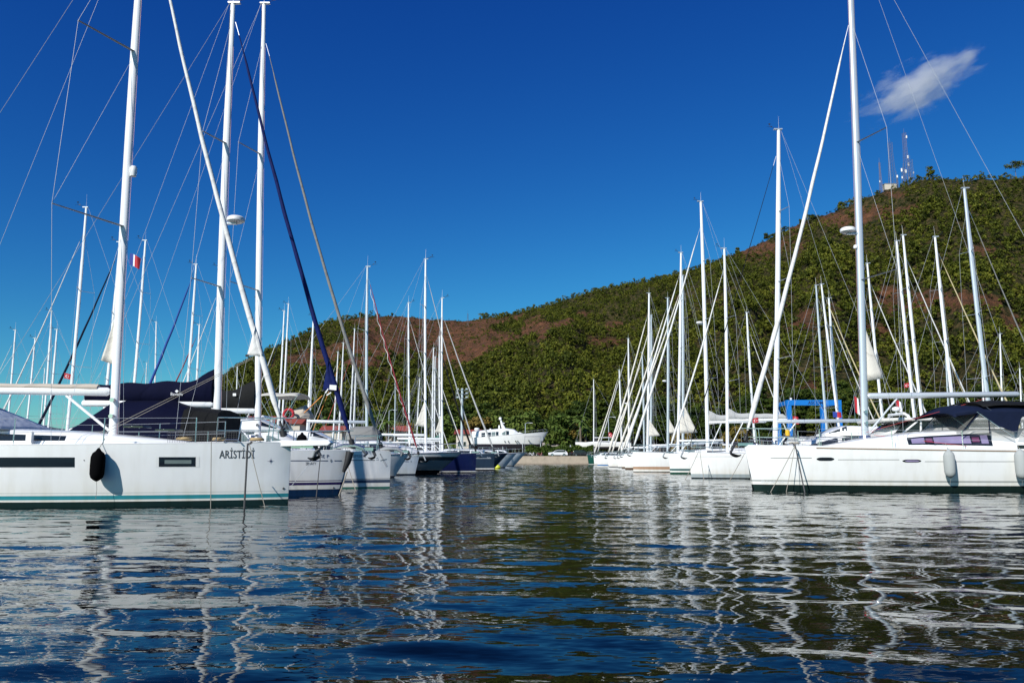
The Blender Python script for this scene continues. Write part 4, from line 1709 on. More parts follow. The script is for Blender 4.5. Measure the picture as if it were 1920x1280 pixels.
# ---------- other yachts of the left row
LEFT = [
    # label, D, mast, bow, kwargs
    ('grey-blue hulled yacht with a red furled headsail bound by a white tape spiral', 55, (689, 499, 689), 786, dict(hullm='gelcoat_grey_dashes', fb=1.24, rake=.28, stay=(693, 523), sailm=REDC, sailr=.07, boomz=3.6, booml=4.2, L=12.5, spar=SPARG)),
    ('navy hulled yacht with the tallest bare mast in the middle of the left row', 64, (798, 485, 799), 893, dict(hullm='topsides_navy', fb=1.55, rake=.05, stay=(802, 517), sailm=LGREYC, sailr=.06, mainclew=(lz(800, 64), lz(752, 64), .75), L=12.5, vane=True)),
    ('slate blue yacht with a pale grey furled headsail and a white boot stripe', 77, (829, 558, 830), 927, dict(hullm='topsides_slate', fb=1.62, rake=.04, stay=(836, 593), sailm=LGREYC, sailr=.10, mainclew=(lz(812, 77), lz(776, 77), .6), L=12.8)),
    ('white yacht behind the slate blue one, its furled headsail thin and white', 86, (766, 567, 769), 846, dict(stay=(768, 600), sailm=WSAIL, sailr=.05, L=12, lod=1)),
    ('white yacht with a black furled headsail, behind the slate blue hull', 96, (824, 630, 826), 889, dict(stay=(833, 655), sailm=BLACKM, sailr=.14, L=11.5, lod=1, cover=GREENC, boomz=3.2)),
    ('white yacht with a dark furled headsail and green cover, far down the left row', 106, (813, 652, 811), 872, dict(stay=(814, 690), sailm=NAVYD, sailr=.07, L=11, lod=1, cover=GREENC, boomz=3.2)),
    ('small white yacht with a white headsail roll, last but one of the left row', 119, (816, 668, 815), 875, dict(stay=(818, 690), sailm=WSAIL, sailr=.08, L=11, lod=1)),
    ('white yacht with a slim mast at the far end of the left row', 140, (787, 709, 781), 835, dict(stay=(788, 722), sailm=WSAIL, sailr=.08, L=10.5, lod=1)),
]
boats = {}
for i, (lab, D, mast, bow, kw) in enumerate(LEFT):
    kw = dict(kw)
    kw.setdefault('lod', 1)
    boats[i] = sailboat(lab, D, 1, mast, bow=bow, group=ROW1L, **kw)
b = boats[0]
sp_ = at(693, 527, 55)
spiral(b['root'], (b['lx'](sp_.x) + .05, 0, sp_.z - .6), (b['xb'] - .3, 0, b['hull'].fb + .7), WSAIL, .078, .032, .12, 12)
hull_text(b, 'ZUHAL  2', 751, 772, 866, INKB, .10)
hull_text(boats[2], 'Oceana', 913, 920, 858.6, INKW, .14)
hull_window(boats[2], 892, 921, 858.6, 859.3, INKW, 'topside_line')

RIGHT = []
# ---------- R1: nearest right
D = 29.0
R1 = sailboat('large white yacht with mauve cabin windows and a navy sprayhood, nearest on the right', D, -1, (1589, -150, 1622), bow=1396, group=ROW1R, lod=0,
              L=14.6, B=4.0, fb=1.58, fs=1.36, rake=.29, hullm='gelcoat_dark_green', spar=SPARG, mr=.13, spr=[525, 268], sprl=[1.55, 1.35], sweep=.38,
              stay=(1587, 48), sailm=WSAIL, sailr=.10, sag=.14, boomz=lz(742, D), booml=5.7, boommat=SPARG, mainclew=(lz(714, D), lz(612, D), .66), radar_y=432, base_y=820, house_h=.58, anch=False, flare=.30, ant=.8)
b = R1
# navy canopy over the companionway: cloth roof on hoops, clear vinyl below it
def cx(px):
    return b['lx'](gx(px, 27.5, 780))
def cz(py):
    return lz(py, 27.5)
W_ = 1.5
CLEAR2 = mat('clear_vinyl_pane', (.30, .30, .28), .08, var=.3, scale=4, alpha=.42)
can = None
def roof(u, v):
    x = cx(1793) + (cx(2015) - cx(1793)) * u
    a_ = abs(2 * v - 1)
    edge = cz(776) + (.16 if u > .12 else .16 * (u / .12) ** .7)
    crown = .20 * (1 - a_ ** 2.6) * min(1, .35 + u * 5)
    return (x, W_ * (2 * v - 1) * (.93 + .07 * min(1, u * 8)), edge + crown - .12 * a_ ** 6 + .015 * math.sin(u * 17))
can = MB().grid(roof, 26, 16).build('canopy', NAVYD, b['root'])
sm = can.modifiers.new('thickness', 'SOLIDIFY')
sm.thickness = .012
for sd in (1, -1):
    y_ = sd * (W_ + .01)
    v1 = MB()
    v1.add([(cx(1836), y_, cz(772)), (cx(1868), y_, cz(798)), (cx(1899), y_ * 1.01, cz(809)), (cx(1905), y_ * 1.01, cz(806)), (cx(1914), y_, cz(784)), (cx(1930), y_, cz(771))], [(0, 1, 2, 3, 4, 5)])
    v1.add([(cx(1793), y_ * .95, cz(775)), (cx(1797), y_ * .95, cz(779)), (cx(1836), y_, cz(774)), (cx(1836), y_, cz(768))], [(0, 1, 2, 3)])
    o = v1.build('side_valance', NAVYD, can, smooth=False)
    q = o.modifiers.new('thickness', 'SOLIDIFY')
    q.thickness = .012
    v2 = MB()
    v2.add([(cx(1799), y_ * .97, cz(812)), (cx(1838), y_ * .985, cz(773)), (cx(1868), y_ * .985, cz(798)), (cx(1899), y_ * .99, cz(809)), (cx(1899), y_ * .99, cz(819))], [(0, 1, 2, 3, 4)])
    v2.add([(cx(1903), y_ * .99, cz(819)), (cx(1914), y_ * .985, cz(784)), (cx(1935), y_ * .985, cz(772)), (cx(1960), y_ * .985, cz(772)), (cx(1960), y_ * .99, cz(822))], [(0, 1, 2, 3, 4)])
    v2.build('clear_window', CLEAR2, can, smooth=False)
    MB().tube([(cx(1853), y_, cz(812)), (cx(1853), y_, cz(785))], .02, 6).build('window_seam', NAVYD, can)
    MB().tube([(cx(1799), y_, cz(812)), (cx(1838), y_, cz(773))], .016, 6).build('window_seam', NAVYD, can)
    MB().tube([(cx(1899), y_, cz(820)), (cx(1868), y_, cz(798)), (cx(1832), y_, cz(772))], .014, 6).build('hoop', STEEL, can)
fr_ = MB()
fr_.add([(cx(1801), -1.42, cz(812)), (cx(1801), 1.42, cz(812)), (cx(1840), 1.40, cz(768)), (cx(1840), -1.40, cz(768))], [(0, 1, 2, 3)])
fr_.build('front_window', CLEAR2, can, smooth=False)
bimini(b['root'], cx(1850), cx(2060), 1.35, cz(747), BLACKM, 1.5)
# mauve window band with its hatches, on the cabin side
def house_px(b, px, py):
    Y = b['D'] - 1.2
    p = at(px, py, Y)
    return b['lx'](p.x), p.z
H = b['house']
xa_, _ = house_px(b, 1703, 830)
xb_, _ = house_px(b, 1856, 830)
for o in [o for o in b['root'].children if o.name.startswith('cabin_window')]:
    bpy.data.objects.remove(o)
def houseq(x0, x1, v0, v1, m, name, off, t0=1, t1=1, parent=None):
    return H.patch(x0, x1, v0, v1, b['near'], off, 14, 4, t0, t1).build(name, m, parent or b['root'])
wf = houseq(xa_, xb_, .22, .82, GLASS, 'cabin_window', .022, .75, 1.0)
houseq(xa_ - .12, xb_ + .12, .30, .73, GLASSP, 'window_pane', .030, .7, .95, wf)
for c0, c1 in ((1732, 1749), (1817, 1836)):
    q0, _ = house_px(b, c0, 830)
    q1, _ = house_px(b, c1, 830)
    houseq(q0, q1, .33, .70, GLASS, 'opening_port', .036, parent=wf)
    houseq(q0 - .05, q1 + .05, .40, .63, GLASSM, 'port_pane', .042, parent=wf)
hull_window(b, 1531, 1564, 857.0, 863.5, GLASS, round_=True, off=.006)
hull_window(b, 1692, 1727, 861.0, 866.5, GLASS, round_=True, off=.006)
hull_window(b, 1697, 1723, 862.2, 865.5, GLASSP, 'window_pane', round_=True, off=.010)
hull_window(b, 1907, 1960, 834, 841, GLASS)
for a0, a1, y0 in ((1445, 1522, 857.8), (1571, 1686, 861), (1734, 1905, 864.5)):
    hull_window(b, a0, a1, y0, y0 + .9, INK, 'topside_line', nu=16, off=.003)
hull_text(b, 'Bénéteau', 1428, 1476, 904.5, mat('pale_grey_lettering', (.62, .64, .66), .4), .085, name='builder_lettering')
# light rubbing strake
rs = MB()
rs.tube([b['hull'].on(b['xb'] - 2.2 - 11.0 * k / 20, b['hull'].sheer_at(b['xb'] - 2.2 - 11.0 * k / 20) - .045, b['near'], .006) for k in range(21)], .018, 5)
rs.build('rubbing_strake', TEAK, b['root'])
MB().tube([(b['xb'] - .5, 0, 1.60), (b['xb'] - .1, 0, 1.62), (b['xb'] + .15, 0, 1.56)], [.05, .06, .04], 8).build('bow_roller', STEEL, b['root'])
anchor(b['root'], b['xb'] + .02, 1.60, DARKAN, s=.95, down=.32)
for x in (b['xb'] - 1.9,):
    MB().box((x, 0, 1.68), (.7, .5, .09)).build('deck_hatch', GELN, b['root'], bevel=.02)
MB().lathe([(.13, 0), (.14, .05), (.08, .08), (.07, .14), (.12, .17), (.11, .20), (.02, .21)], 12, (b['xb'] - 1.1, 0, 1.56)).build('windlass', STEEL, b['root'])
p = b['mp'](lz(463, D))
MB().lathe([(.02, -.08), (.07, -.06), (.08, 0), (.06, .06), (.01, .08)], 12, (p.x + .17, .02, p.z)).build('steaming_light', PLAST, b['root'])
wire(b['root'], [(-.1, .5, b['dz']), (-2.6, 1.9, b['hull'].sheer_at(-2.6) + .1)], .007, m=REDR, name='jib_sheet')
wire(b['root'], [(.1, .35, b['dz'] + .1), (-4.4, .2, b['bz'] - .1)], .006, m=REDR, name='mainsheet')
fender(1774, 869, b, .175, .86, FENDG, 'light grey fender under the mauve cabin windows of the right-hand yacht', rope_to=(-.02, .12, .68), tail=.25)
fender(1907, 870, b, .185, .92, FENDG, 'light grey fender at the right edge of the picture, below the sprayhood', rope_to=(-.02, .12, .70), tail=.25)


RIGHT = [
    ('white yacht with grey boot top and thin black furled headsail, second in right row', 46, (1460, 242, 1452), 1291, dict(hullm='gelcoat_grey_boot', fb=1.47, rake=.12, stay=(1449, 293), sailm=BLACKM, sailr=.035, sag=.05, boomz=lz(790, 46), booml=5.4, boommat=SPARG, mr=.15, L=13.6, spr=[673, 528, 397], sprl=[1.3, 1.1, .9], spar=SPAR)),
    ('white yacht with green boot top and slim white furled headsail, third in right row', 59, (1358, 465, 1363), 1254, dict(hullm='gelcoat_green_boot', fb=1.50, rake=.06, stay=(1351, 508), sailm=WSAIL, sailr=.09, boomz=3.9, cover=LGREYC, coverh=.5, L=13.2, mr=.12)),
    ('tall masted white yacht with a tan waterline band, fourth in the right row', 68.5, (1314, 377, 1326), 1186, dict(hullm='gelcoat_tan_boot', fb=1.70, rake=.04, stay=(1308, 428), sailm=WSAIL, sailr=.12, radar_y=605, boomz=4.2, cover=LGREYC, coverh=.6, L=15, mr=.16, mainclew=(lz(796, 68.5), lz(775, 68.5), .8))),
    ('white yacht with brown boot top and white headsail roll, fifth in right row', 84, (1277, 473, 1270), 1170, dict(hullm='gelcoat_brown_boot', fb=1.62, stay=(1274, 515), sailm=WSAIL, sailr=.15, L=14, mr=.15, mainclew=(lz(812, 84), lz(762, 84), 1.0))),
    ('white yacht with grey mast close behind a white one, sixth in right row', 93, (1280, 516, 1279), 1164, dict(hullm='gelcoat_brown_boot', fb=1.5, stay=(1276, 540), sailm=CREAM, sailr=.14, L=14, mr=.14, spar=SPARG, mainclew=(lz(812, 93), lz(758, 93), 1.6))),
    ('white yacht with grey mast carrying a radar half way up, right row', 101, (1252, 558, 1251), 1157, dict(fb=1.5, stay=(1248, 578), sailm=CREAM, sailr=.15, L=13.5, mr=.16, spar=SPARG, radar_y=714, mainclew=(lz(812, 101), lz(784, 101), 1.0))),
    ('white yacht with bright white mast and cream mainsail clew, right of the quay', 109, (1217, 549, 1213), 1140, dict(hullm='gelcoat_plain', fb=1.55, stay=(1214, 590), sailm=CREAM, sailr=.17, L=13.5, mr=.17, mainclew=(lz(818, 109), lz(785, 109), 1.6))),
    ('white yacht, its grey mast just right of a taller white one, right row', 117, (1221, 590, 1219), 1146, dict(fb=1.5, stay=(1218, 612), sailm=CREAM, sailr=.14, L=13, mr=.15, spar=SPARG)),
    ('white yacht with short grey mast and pale headsail roll, far along right row', 126, (1204, 660, 1207), 1139, dict(fb=1.5, stay=(1201, 678), sailm=CREAM, sailr=.14, L=12, mr=.14, spar=SPARG)),
    ('white yacht with blue boot top and small mast radar, second last in right row', 136, (1178, 634, 1178), 1119, dict(hullm='gelcoat_blue_boot', fb=1.75, stay=(1174, 655), sailm=LGREYC, sailr=.13, L=13, mr=.15, radar_y=756)),
    ('white yacht with the outermost headsail roll, farthest of the right row', 149, (1161, 693, 1165), 1113, dict(fb=1.7, stay=(1159, 706), sailm=CREAM, sailr=.15, L=12, mr=.15)),
]
for i, (lab, D, mast, bow, kw) in enumerate(RIGHT):
    kw = dict(kw)
    kw.setdefault('lod', 1)
    boats['R%d' % i] = sailboat(lab, D, -1, mast, bow=bow, group=ROW1R, **kw)
b = boats['R0']
hull_window(b, 1300, 1394, 855.4, 855.9, GALV, 'topside_line')
MB().lathe([(.03, -.2), (.12, -.16), (.13, 0), (.12, .16), (.03, .2)], 10, (b['lx'](gx(1474, 45)), 1.4, lz(812, 45))).build('danbuoy', YELB, b['root'])

# ---------- back rows: (label, D, mast, L, headsail colour/None, kwargs)
BL = [
    ('yacht with a tall mast and grey-white headsail roll slanting down to the left edge', 48, (162, 388, 130), (153, 440), WSAIL, dict(sailr=.05)),
    ('yacht whose dark navy furled headsail crosses left of the nearest mast', 52.5, (225, 453, 195), (219, 478), NAVYD, dict(sailr=.10)),
    ('yacht with a white mast rising just right of the nearest mast, behind its flag', 57, (273, 450, 247), (268, 480), None, dict()),
    ('yacht with a bright blue furled headsail, behind the navy sail cover', 63, (368, 495, 347), (360, 512), mat('royal_blue_strip', (.008, .05, .26), .75, var=.2), dict(sailr=.14, spr=[690, 590])),
    ('yacht with a mast partly hidden behind the second mast of the left row', 68, (413, 500, 400), (407, 548), WSAIL, dict(sailr=.06)),
    ('yacht with a dark red furled headsail above the navy sail cover', 74, (374, 608, 366), (366, 626), REDC, dict(sailr=.10, fb=1.2)),
    ('yacht with the left mast of the close pair before the hill shoulder', 88, (533, 582, 522), (526, 610), WSAIL, dict(sailr=.07)),
    ('yacht with the right mast of the close pair before the hill shoulder', 92.5, (541, 569, 529), (534, 600), NAVYD, dict(sailr=.06)),
    ('yacht with a thick white mast between the close pair and the blue headsail', 100, (588, 592, 577), (583, 625), None, dict(mr=.15)),
    ('yacht with a short mast leaning on the thick white one', 108, (586, 665, 580), (583, 680), None, dict(mr=.11)),
    ('yacht with a mast just right of the blue headsail', 110, (644, 642, 636), (640, 670), ORG, dict(sailr=.05)),
    ('yacht with a mast showing through the orange rope by the blue headsail', 119, (634, 659, 625), (630, 680), WSAIL, dict(sailr=.05)),
    ('yacht with a square-topped mast left of the grey headsail', 112, (665, 616, 656), (660, 660), REDR, dict(sailr=.04)),
    ('yacht with a thin mast touching the grey headsail roll', 126, (667, 690, 663), (664, 705), None, dict(mr=.11)),
    ('yacht with a short grey mast left of the red headsail', 150, (741, 720, 741), (738, 728), WSAIL, dict(sailr=.05, spar='g')),
    ('yacht with a low mast at the far left edge of the harbour', 82, (29, 618, 18), (24, 640), WSAIL, dict(sailr=.05)),
    ('yacht with a low mast second from the left edge', 86, (66, 633, 53), (62, 655), WSAIL, dict(sailr=.05)),
    ('yacht with a slim mast crossed by a slanting headsail roll near the left edge', 78, (97, 583, 86), (93, 605), None, dict()),
    ('yacht with a slim mast between the crossed one and the tall left mast', 73, (107, 617, 94), (103, 640), WSAIL, dict(sailr=.05)),
    ('yacht with a thin mast between the nearest mast and the bright blue headsail', 101, (293, 603, 293), (290, 640), None, dict(mr=.10)),
    ('yacht with the shortest thin mast left of the bright blue headsail', 150, (275, 680, 273), (274, 690), NAVYD, dict(sailr=.06)),
    ('yacht with a short mast between the second and third masts of the left row', 152, (445, 687, 445), (444, 694), None, dict(mr=.12)),
    ('yacht with a small mast low over the boom cover of the nearest yacht', 120, (84, 690, 80), (82, 700), None, dict(mr=.09)),
]
for lab, D, mast, stay, sm_, kw in BL:
    kw = dict(kw)
    if kw.get('spar') == 'g':
        kw['spar'] = SPARG
    sailboat(lab, D, -1, mast, group=BACKL, lod=2, L=kw.pop('L', 11.6), stay=stay, sailm=sm_, cover=R.choice([NAVYC, LGREYC, None, NAVYD]), hood=R.choice([NAVYC, None, None]), base_y=750, **kw)
BR = [
    ('yacht with heavy grey mast leaning left behind the navy sprayhood', 51, (1808, 352, 1858), (1816, 395), GREYC, dict(sailr=.06, mr=.15, spar='g')),
    ('yacht with a white mast and an ochre furled headsail slanting right', 56, (1753, 443, 1792), (1763, 474), YELC, dict(sailr=.07, mr=.12)),
    ('yacht with the right-hand mast of the tall pair, its headsail roll white', 61, (1693, 440, 1731), (1707, 487), WSAIL, dict(sailr=.07, mr=.12)),
    ('yacht with the left-hand mast of the tall pair, a red ball on its rigging', 65.5, (1681, 451, 1717), (1690, 475), None, dict(mr=.13)),
    ('yacht with a mast just behind the cream mainsail clew of the nearest right yacht', 70, (1626, 493, 1657), (1636, 532), WSAIL, dict(sailr=.08, mr=.12)),
    ('yacht with the second mast of the trio above the blue boat lift', 76, (1540, 532, 1576), (1544, 552), YELC, dict(sailr=.09, mr=.12)),
    ('yacht with the left mast of the trio above the blue boat lift', 80.5, (1530, 534, 1550), (1533, 560), None, dict(mr=.12, spar='g')),
    ('yacht with the right, shorter mast of the trio above the blue boat lift', 85, (1554, 558, 1573), (1567, 602), WSAIL, dict(sailr=.07, mr=.14)),
    ('yacht with a stub-topped mast left of the tall second mast of the right row', 101, (1400, 585, 1414), (1408, 620), WSAIL, dict(sailr=.08, mr=.15)),
    ('yacht with a short grey mast above the boom of the nearest right yacht', 100, (1773, 655, 1778), (1776, 665), YELC, dict(sailr=.05, spar='g')),
    ('yacht with a low mast just left of the heavy leaning one', 98, (1840, 640, 1843), (1843, 652), None, dict()),
    ('yacht with a low thin mast by itself near the right edge', 90, (1875, 625, 1877), (1880, 640), None, dict()),
    ('yacht with a low mast at the right edge of the picture', 96, (1912, 690, 1914), (1914, 700), WSAIL, dict(sailr=.04)),
]
for lab, D, mast, stay, sm_, kw in BR:
    kw = dict(kw)
    if kw.get('spar') == 'g':
        kw['spar'] = SPARG
    sailboat(lab, D, 1, mast, group=BACKR, lod=2, L=kw.pop('L', 12.2), stay=stay, sailm=sm_, cover=R.choice([NAVYC, LGREYC, None, LGREYC]), hood=R.choice([NAVYC, None, LGREYC]), base_y=780, **kw)


# ---------- motor yachts
def motoryacht(label, D, side, bow, L, B, fb, hullm, z0=0.0, rake=1.2, name='motor_yacht', group=None, fly=True, scale=1.0, hardtop=False, radar_=True, stern_h=None, windows=True, flare=.55, roofm=None, portholes=0, glass=None, house=(.24, .42, .80, 1.0), hb=None):
    org = Vector((gx(bow, D) - side * L / 2, D, z0))
    root = empty(name, org, 0 if side > 0 else math.pi, label, 'motor yacht', group)
    h = Hull(L / 2, L, B, fb, stern_h or fb * .72, rake, flare=flare, full=.75, stern=.92)
    near = -side
    h.mesh(26, 8).build('hull', hullm, root)
    h.deck().build('deck', GELN, root)
    G = glass or GLASS
    MB().tube([(L / 2 - t * L - .02, near * (h.half(t) + .0), h.sheer(t) - .02) for t in [(i / 24) ** 1.2 for i in range(25)]], .03, 5).build('rubbing_strake', STEEL, root)
    X = lambda t: L / 2 - t * L
    w = B * .40
    z1 = h.sheer(.4)
    H1 = House([(X(house[0]), w * .45, z1 - .1, z1 + .12), (X(house[0] + .06), w * .8, z1 - .15, z1 + .55), (X(house[1]), w, z1 - .2, z1 + 1.25 * house[3]), (X(house[2]), w, z1 - .3, z1 + 1.3 * house[3]), (X(house[2] + .04), w * .96, z1 - .3, z1 + 1.1 * house[3])], .16)
    H1.mesh().build('deckhouse', roofm or GEL, root)
    if windows:
        for sd in (near, -near):
            H1.patch(X(house[0] + .07), X(house[1] + .02), .34, .84, sd, .008, 10, 3, .45, 1.0).build('side_window', G, root)
            H1.patch(X(house[1] + .04), X((house[1] + house[2]) / 2), .42, .84, sd, .008, 10, 3).build('side_window', G, root)
            H1.patch(X((house[1] + house[2]) / 2 + .02), X(house[2] - .02), .42, .84, sd, .008, 10, 3, 1, .8).build('side_window', G, root)
    if fly:
        z2 = z1 + 1.25 * house[3]
        xf_ = house[1] - .02
        H2 = House([(X(xf_), w * .5, z2 - .05, z2 + .10), (X(xf_ + .08), w * .85, z2 - .05, z2 + .55), (X(xf_ + .12), w * .9, z2 - .05, z2 + .60), (X(house[2] + .06), w * .92, z2 - .05, z2 + .42)], .10)
        H2.mesh().build('flybridge', GEL, root)
        H2.patch(X(xf_ + .015), X(xf_ + .09), .5, .98, near, .01, 5, 3, .4, 1).build('flybridge_windscreen', GLASS, root)
        arch = MB()
        xA = X(house[2] - .04)
        for sd in (-1, 1):
            arch.tube([(xA, sd * w * .85, z2 + .2), (xA + .45, sd * w * .78, z2 + 1.25), (xA + .55, sd * w * .6, z2 + 1.4)], [.12, .10, .08], 8)
        arch.tube([(xA + .55, -w * .62, z2 + 1.4), (xA + .55, w * .62, z2 + 1.4)], .09, 8)
        arch.build('radar_arch', GEL, root)
        if radar_:
            MB().lathe([(.02, -.12), (.22, -.1), (.28, 0), (.24, .12), (.1, .18), (.01, .19)], 14, (xA + .55, 0, z2 + 1.72)).build('radar_dome', PLAST, root)
            MB().tube([(xA + .55, 0, z2 + 1.4), (xA + .55, 0, z2 + 1.62)], .05, 6).build('radar_post', PLAST, root)
    if hardtop:
        z2 = z1 + 1.42
        t = MB()
        t.slab([(X(.34), -w * .8, z2), (X(.40), -w, z2 + .02), (X(.95), -w * .95, z2 + .06), (X(.95), w * .95, z2 + .06), (X(.40), w, z2 + .02), (X(.34), w * .8, z2)], (0, 0, .14))
        t.build('hardtop', mat('hardtop_cream', (.66, .65, .60), .4), root, bevel=.04)
        for xx in (.46, .62, .78, .92):
            for sd in (-1, 1):
                MB().tube([(X(xx), sd * w * .9, z1), (X(xx) - .1, sd * w * .9, z2 + .02)], .05, 8).build('hardtop_post', GELN, root)
        # raked windscreen
        ws = MB()
        ws.add([(X(.33), -w * .85, z1 + .45), (X(.33), w * .85, z1 + .45), (X(.44), w * .9, z2), (X(.44), -w * .9, z2)], [(0, 1, 2, 3)])
        ws.slab([(X(.33), near * w * .86, z1 + .45), (X(.44), near * w * .91, z2), (X(.52), near * w * .91, z2), (X(.46), near * w * .9, z1 + .45)], (0, -near * .02, 0))
        ws.build('windscreen', GLASS, root)
        MB().tube([(X(.36), near * w * .88, z1 + .5), (X(.455), near * w * .93, z2)], .04, 6).build('windscreen_frame', GEL, root)
    for k in range(portholes):
        x = X(.30 + .12 * k)
        h.patch(x, x - .35, fb * .52, fb * .52 + .14, near, .01, 4, 3, True).build('porthole', GLASS, root)
    # bow rail
    r = MB()
    for sd in (-1, 1):
        pts = [(X(t) - .05, sd * (h.half(t) * .96), h.sheer(t) + .62) for t in [.015, .06, .12, .2, .3, .42]]
        r.tube(pts, .018, 5)
        for q in pts:
            r.tube([q, (q[0], q[1], q[2] - .64)], .013, 5)
    r.build('bow_rail', STEEL, root)
    return dict(root=root, hull=h, near=near, D=D, side=side, lx=lambda Xw: (Xw - org.x) * side, X=X, z1=z1, w=w)

ML = 'motor yachts moored between the sailing yachts'
motoryacht('motor yacht with cream hardtop and raked dark windscreen behind the nearest right yacht', 36, -1, 1455, 12.5, 4.0, 1.50, 'gelcoat_plain', group=ML, fly=False, hardtop=True, rake=.8)
m_ = at(1589, 768, 35)
m2 = motoryacht('white motor yacht with a dark window band, between the first two right masts', 53, -1, 1402, 13.5, 4.2, 1.75, 'gelcoat_plain', group=ML, fly=True, rake=.6, house=(.16, .38, .82, .9))
m3 = motoryacht('white motor yacht with twin radar domes and grey cockpit cover, behind the blue headsail', 41, 1, 716, 12.5, 4.0, 1.45, 'gelcoat_plain', group=ML, fly=True, rake=.9, glass=GLASSG)
m4 = motoryacht('white motor yacht with a swept dark windscreen, right of the grey furled headsail', 48, 1, 768, 12.0, 4.0, 1.42, 'gelcoat_plain', group=ML, fly=True, rake=.9, radar_=False, house=(.22, .40, .80, .75))
L5 = motoryacht('grey and white motor yacht with overhanging flared bow, left of the navy hull', 59, 1, 868, 15.0, 4.6, 1.62, 'topsides_grey', group=ML, fly=False, rake=1.9, flare=.75, house=(.20, .42, .80, .8))
L5['hull'].patch(L5['X'](.16), L5['X'](.46), .85, 1.12, -1, .02, 10, 3, False, .3).build('hull_window', GLASS, L5['root'])
SB = 'small motor boats at the far end of the left row'
motoryacht('small slate grey boat with flared bow, next to the slate blue yacht', 88, 1, 953, 8.5, 3.0, 1.75, 'topsides_slate', group=SB, fly=False, rake=1.6, flare=.7, name='motor_boat', house=(.3, .45, .8, .5))
motoryacht('small pale grey boat, middle one of the three flared bows before the quay', 100, 1, 969, 8.5, 3.0, 1.8, 'gelcoat_grey_dashes', group=SB, fly=False, rake=1.5, flare=.7, name='motor_boat', house=(.3, .45, .8, .5))
motoryacht('small pale boat with raked bow, farthest of the three before the quay', 122, 1, 987, 9, 3.2, 2.1, 'gelcoat_grey_dashes', group=SB, fly=False, rake=1.9, flare=.7, name='motor_boat', house=(.3, .45, .8, .5))
motoryacht('small dark green boat at the far end of the right row, beside the quay', 152, -1, 1101, 7, 2.6, 1.9, 'topsides_dark_green', group='small boats beside the quay', fly=False, rake=.3, flare=.3, name='motor_boat', house=(.3, .45, .8, .5))
# yellow mooring buoy
yb = at(933, 873.5, 93)
by = empty('mooring_buoy', (yb.x, 93, .12), 0, 'yellow mooring buoy floating by the slate grey boat', 'buoy')
MB().lathe([(.02, -.2), (.28, -.15), (.38, .0), (.30, .2), (.1, .3), (.06, .34), (.01, .34)], 14).build('float', mat('yellow_green_plastic', (.55, .60, .03), .5), by)
MB().tube([(0, 0, .3), (0, 0, .46), (.06, 0, .5)], .02, 5).build('ring', STEEL, by)

bimini(m3['root'], .2, 2.2, 1.3, lz(737, 41), mat('pale_bimini', (.50, .48, .42), .7), 2.6)
House([(2.6, .5, 3.15, lz(775, 41)), (2.3, .7, 3.15, lz(760, 41)), (1.75, .7, 3.15, lz(767, 41))], .3).mesh(3).build('tender_cover', TANC, m3['root'])
House([(m4['lx'](gx(652, 48)), .9, 2.2, lz(808, 48)), (m4['lx'](gx(662, 48)), 1.1, 2.2, lz(801, 48)), (m4['lx'](gx(700, 48)), 1.1, 2.2, lz(800, 48)), (m4['lx'](gx(712, 48)), .9, 2.2, lz(810, 48))], .3).mesh(3).build('helm_cover', GREYC, m4['root'])
def ring(p, R_, r, m, name, label, cat, tilt=0, turns=1):
    pts = []
    n = 20 * turns
    for i in range(n + 1):
        a = 2 * math.pi * turns * i / n
        k = 1 - .12 * (i / n) * (turns > 1)
        y, z = math.sin(a) * R_ * k, 0
        x = math.cos(a) * R_ * k
        pts.append(Vector((x, y * math.cos(tilt), y * math.sin(tilt) + (.012 * i / 20 if turns > 1 else 0))))
    o = MB().tube(pts, r, 8).build(name, m)
    o.location = p
    return tag(o, label, cat)
ring(at(541, 776, 40), .24, .07, REDF, 'lifebuoy', 'red lifebuoy hanging behind the foot of the nearest white headsail roll', 'lifebuoy', tilt=math.pi / 2 - .2)
zd = L1['hull'].fb + .06
for i, (dx, dy, R_, lab) in enumerate([(-.75, -.35, .16, 'tan rope coil on the foredeck nearest the bowsprit'), (-2.3, -.9, .18, 'tan rope coil by the rail behind the bow lettering'), (-1.6, -.55, .15, 'small rope coil in the middle of the nearest foredeck')]):
    ring(Vector((L1['org'].x + L1['xb'] + dx, 20.1 + dy, zd)), R_, .022, mat('tan_rope', (.42, .30, .15), .9), 'rope_coil', lab, 'rope coil', turns=3)
zd = R1['hull'].fb + .06
ring(Vector((R1['org'].x - R1['xb'] + 1.6, 29.0 - .6, zd)), .17, .022, ROPEW, 'rope_coil', 'pale rope coil on the foredeck of the nearest right yacht', 'rope coil', turns=3)
bf = empty('ball_fender', at(566, 824, 24.4), 0, 'black ball fender on deck just above the bowsprit', 'fender')
MB().lathe([(.01, -.17), (.10, -.15), (.155, -.06), (.16, .04), (.12, .12), (.05, .17), (.03, .22), (.01, .22)], 16).build('fender_body', FENDB, bf)
# cloth net laced to the rail of the nearest bow
nt_ = MB()
hh = L1['hull']
for k in range(34):
    x = hh.xb - .9 - 1.7 * k / 33
    y = -(hh.half_at(x) - .05)
    nt_.tube([(x, y, hh.sheer_at(x)), (x, y, hh.sheer_at(x) + .30)], .0035, 3)
for j in range(7):
    nt_.tube([(hh.xb - .9 - 1.7 * k / 10, -(hh.half_at(hh.xb - .9 - 1.7 * k / 10) - .05), hh.sheer_at(hh.xb - .9 - 1.7 * k / 10) + .05 * j) for k in range(11)], .0035, 3)
nt_.build('rail_netting', ROPED, L1['root'])

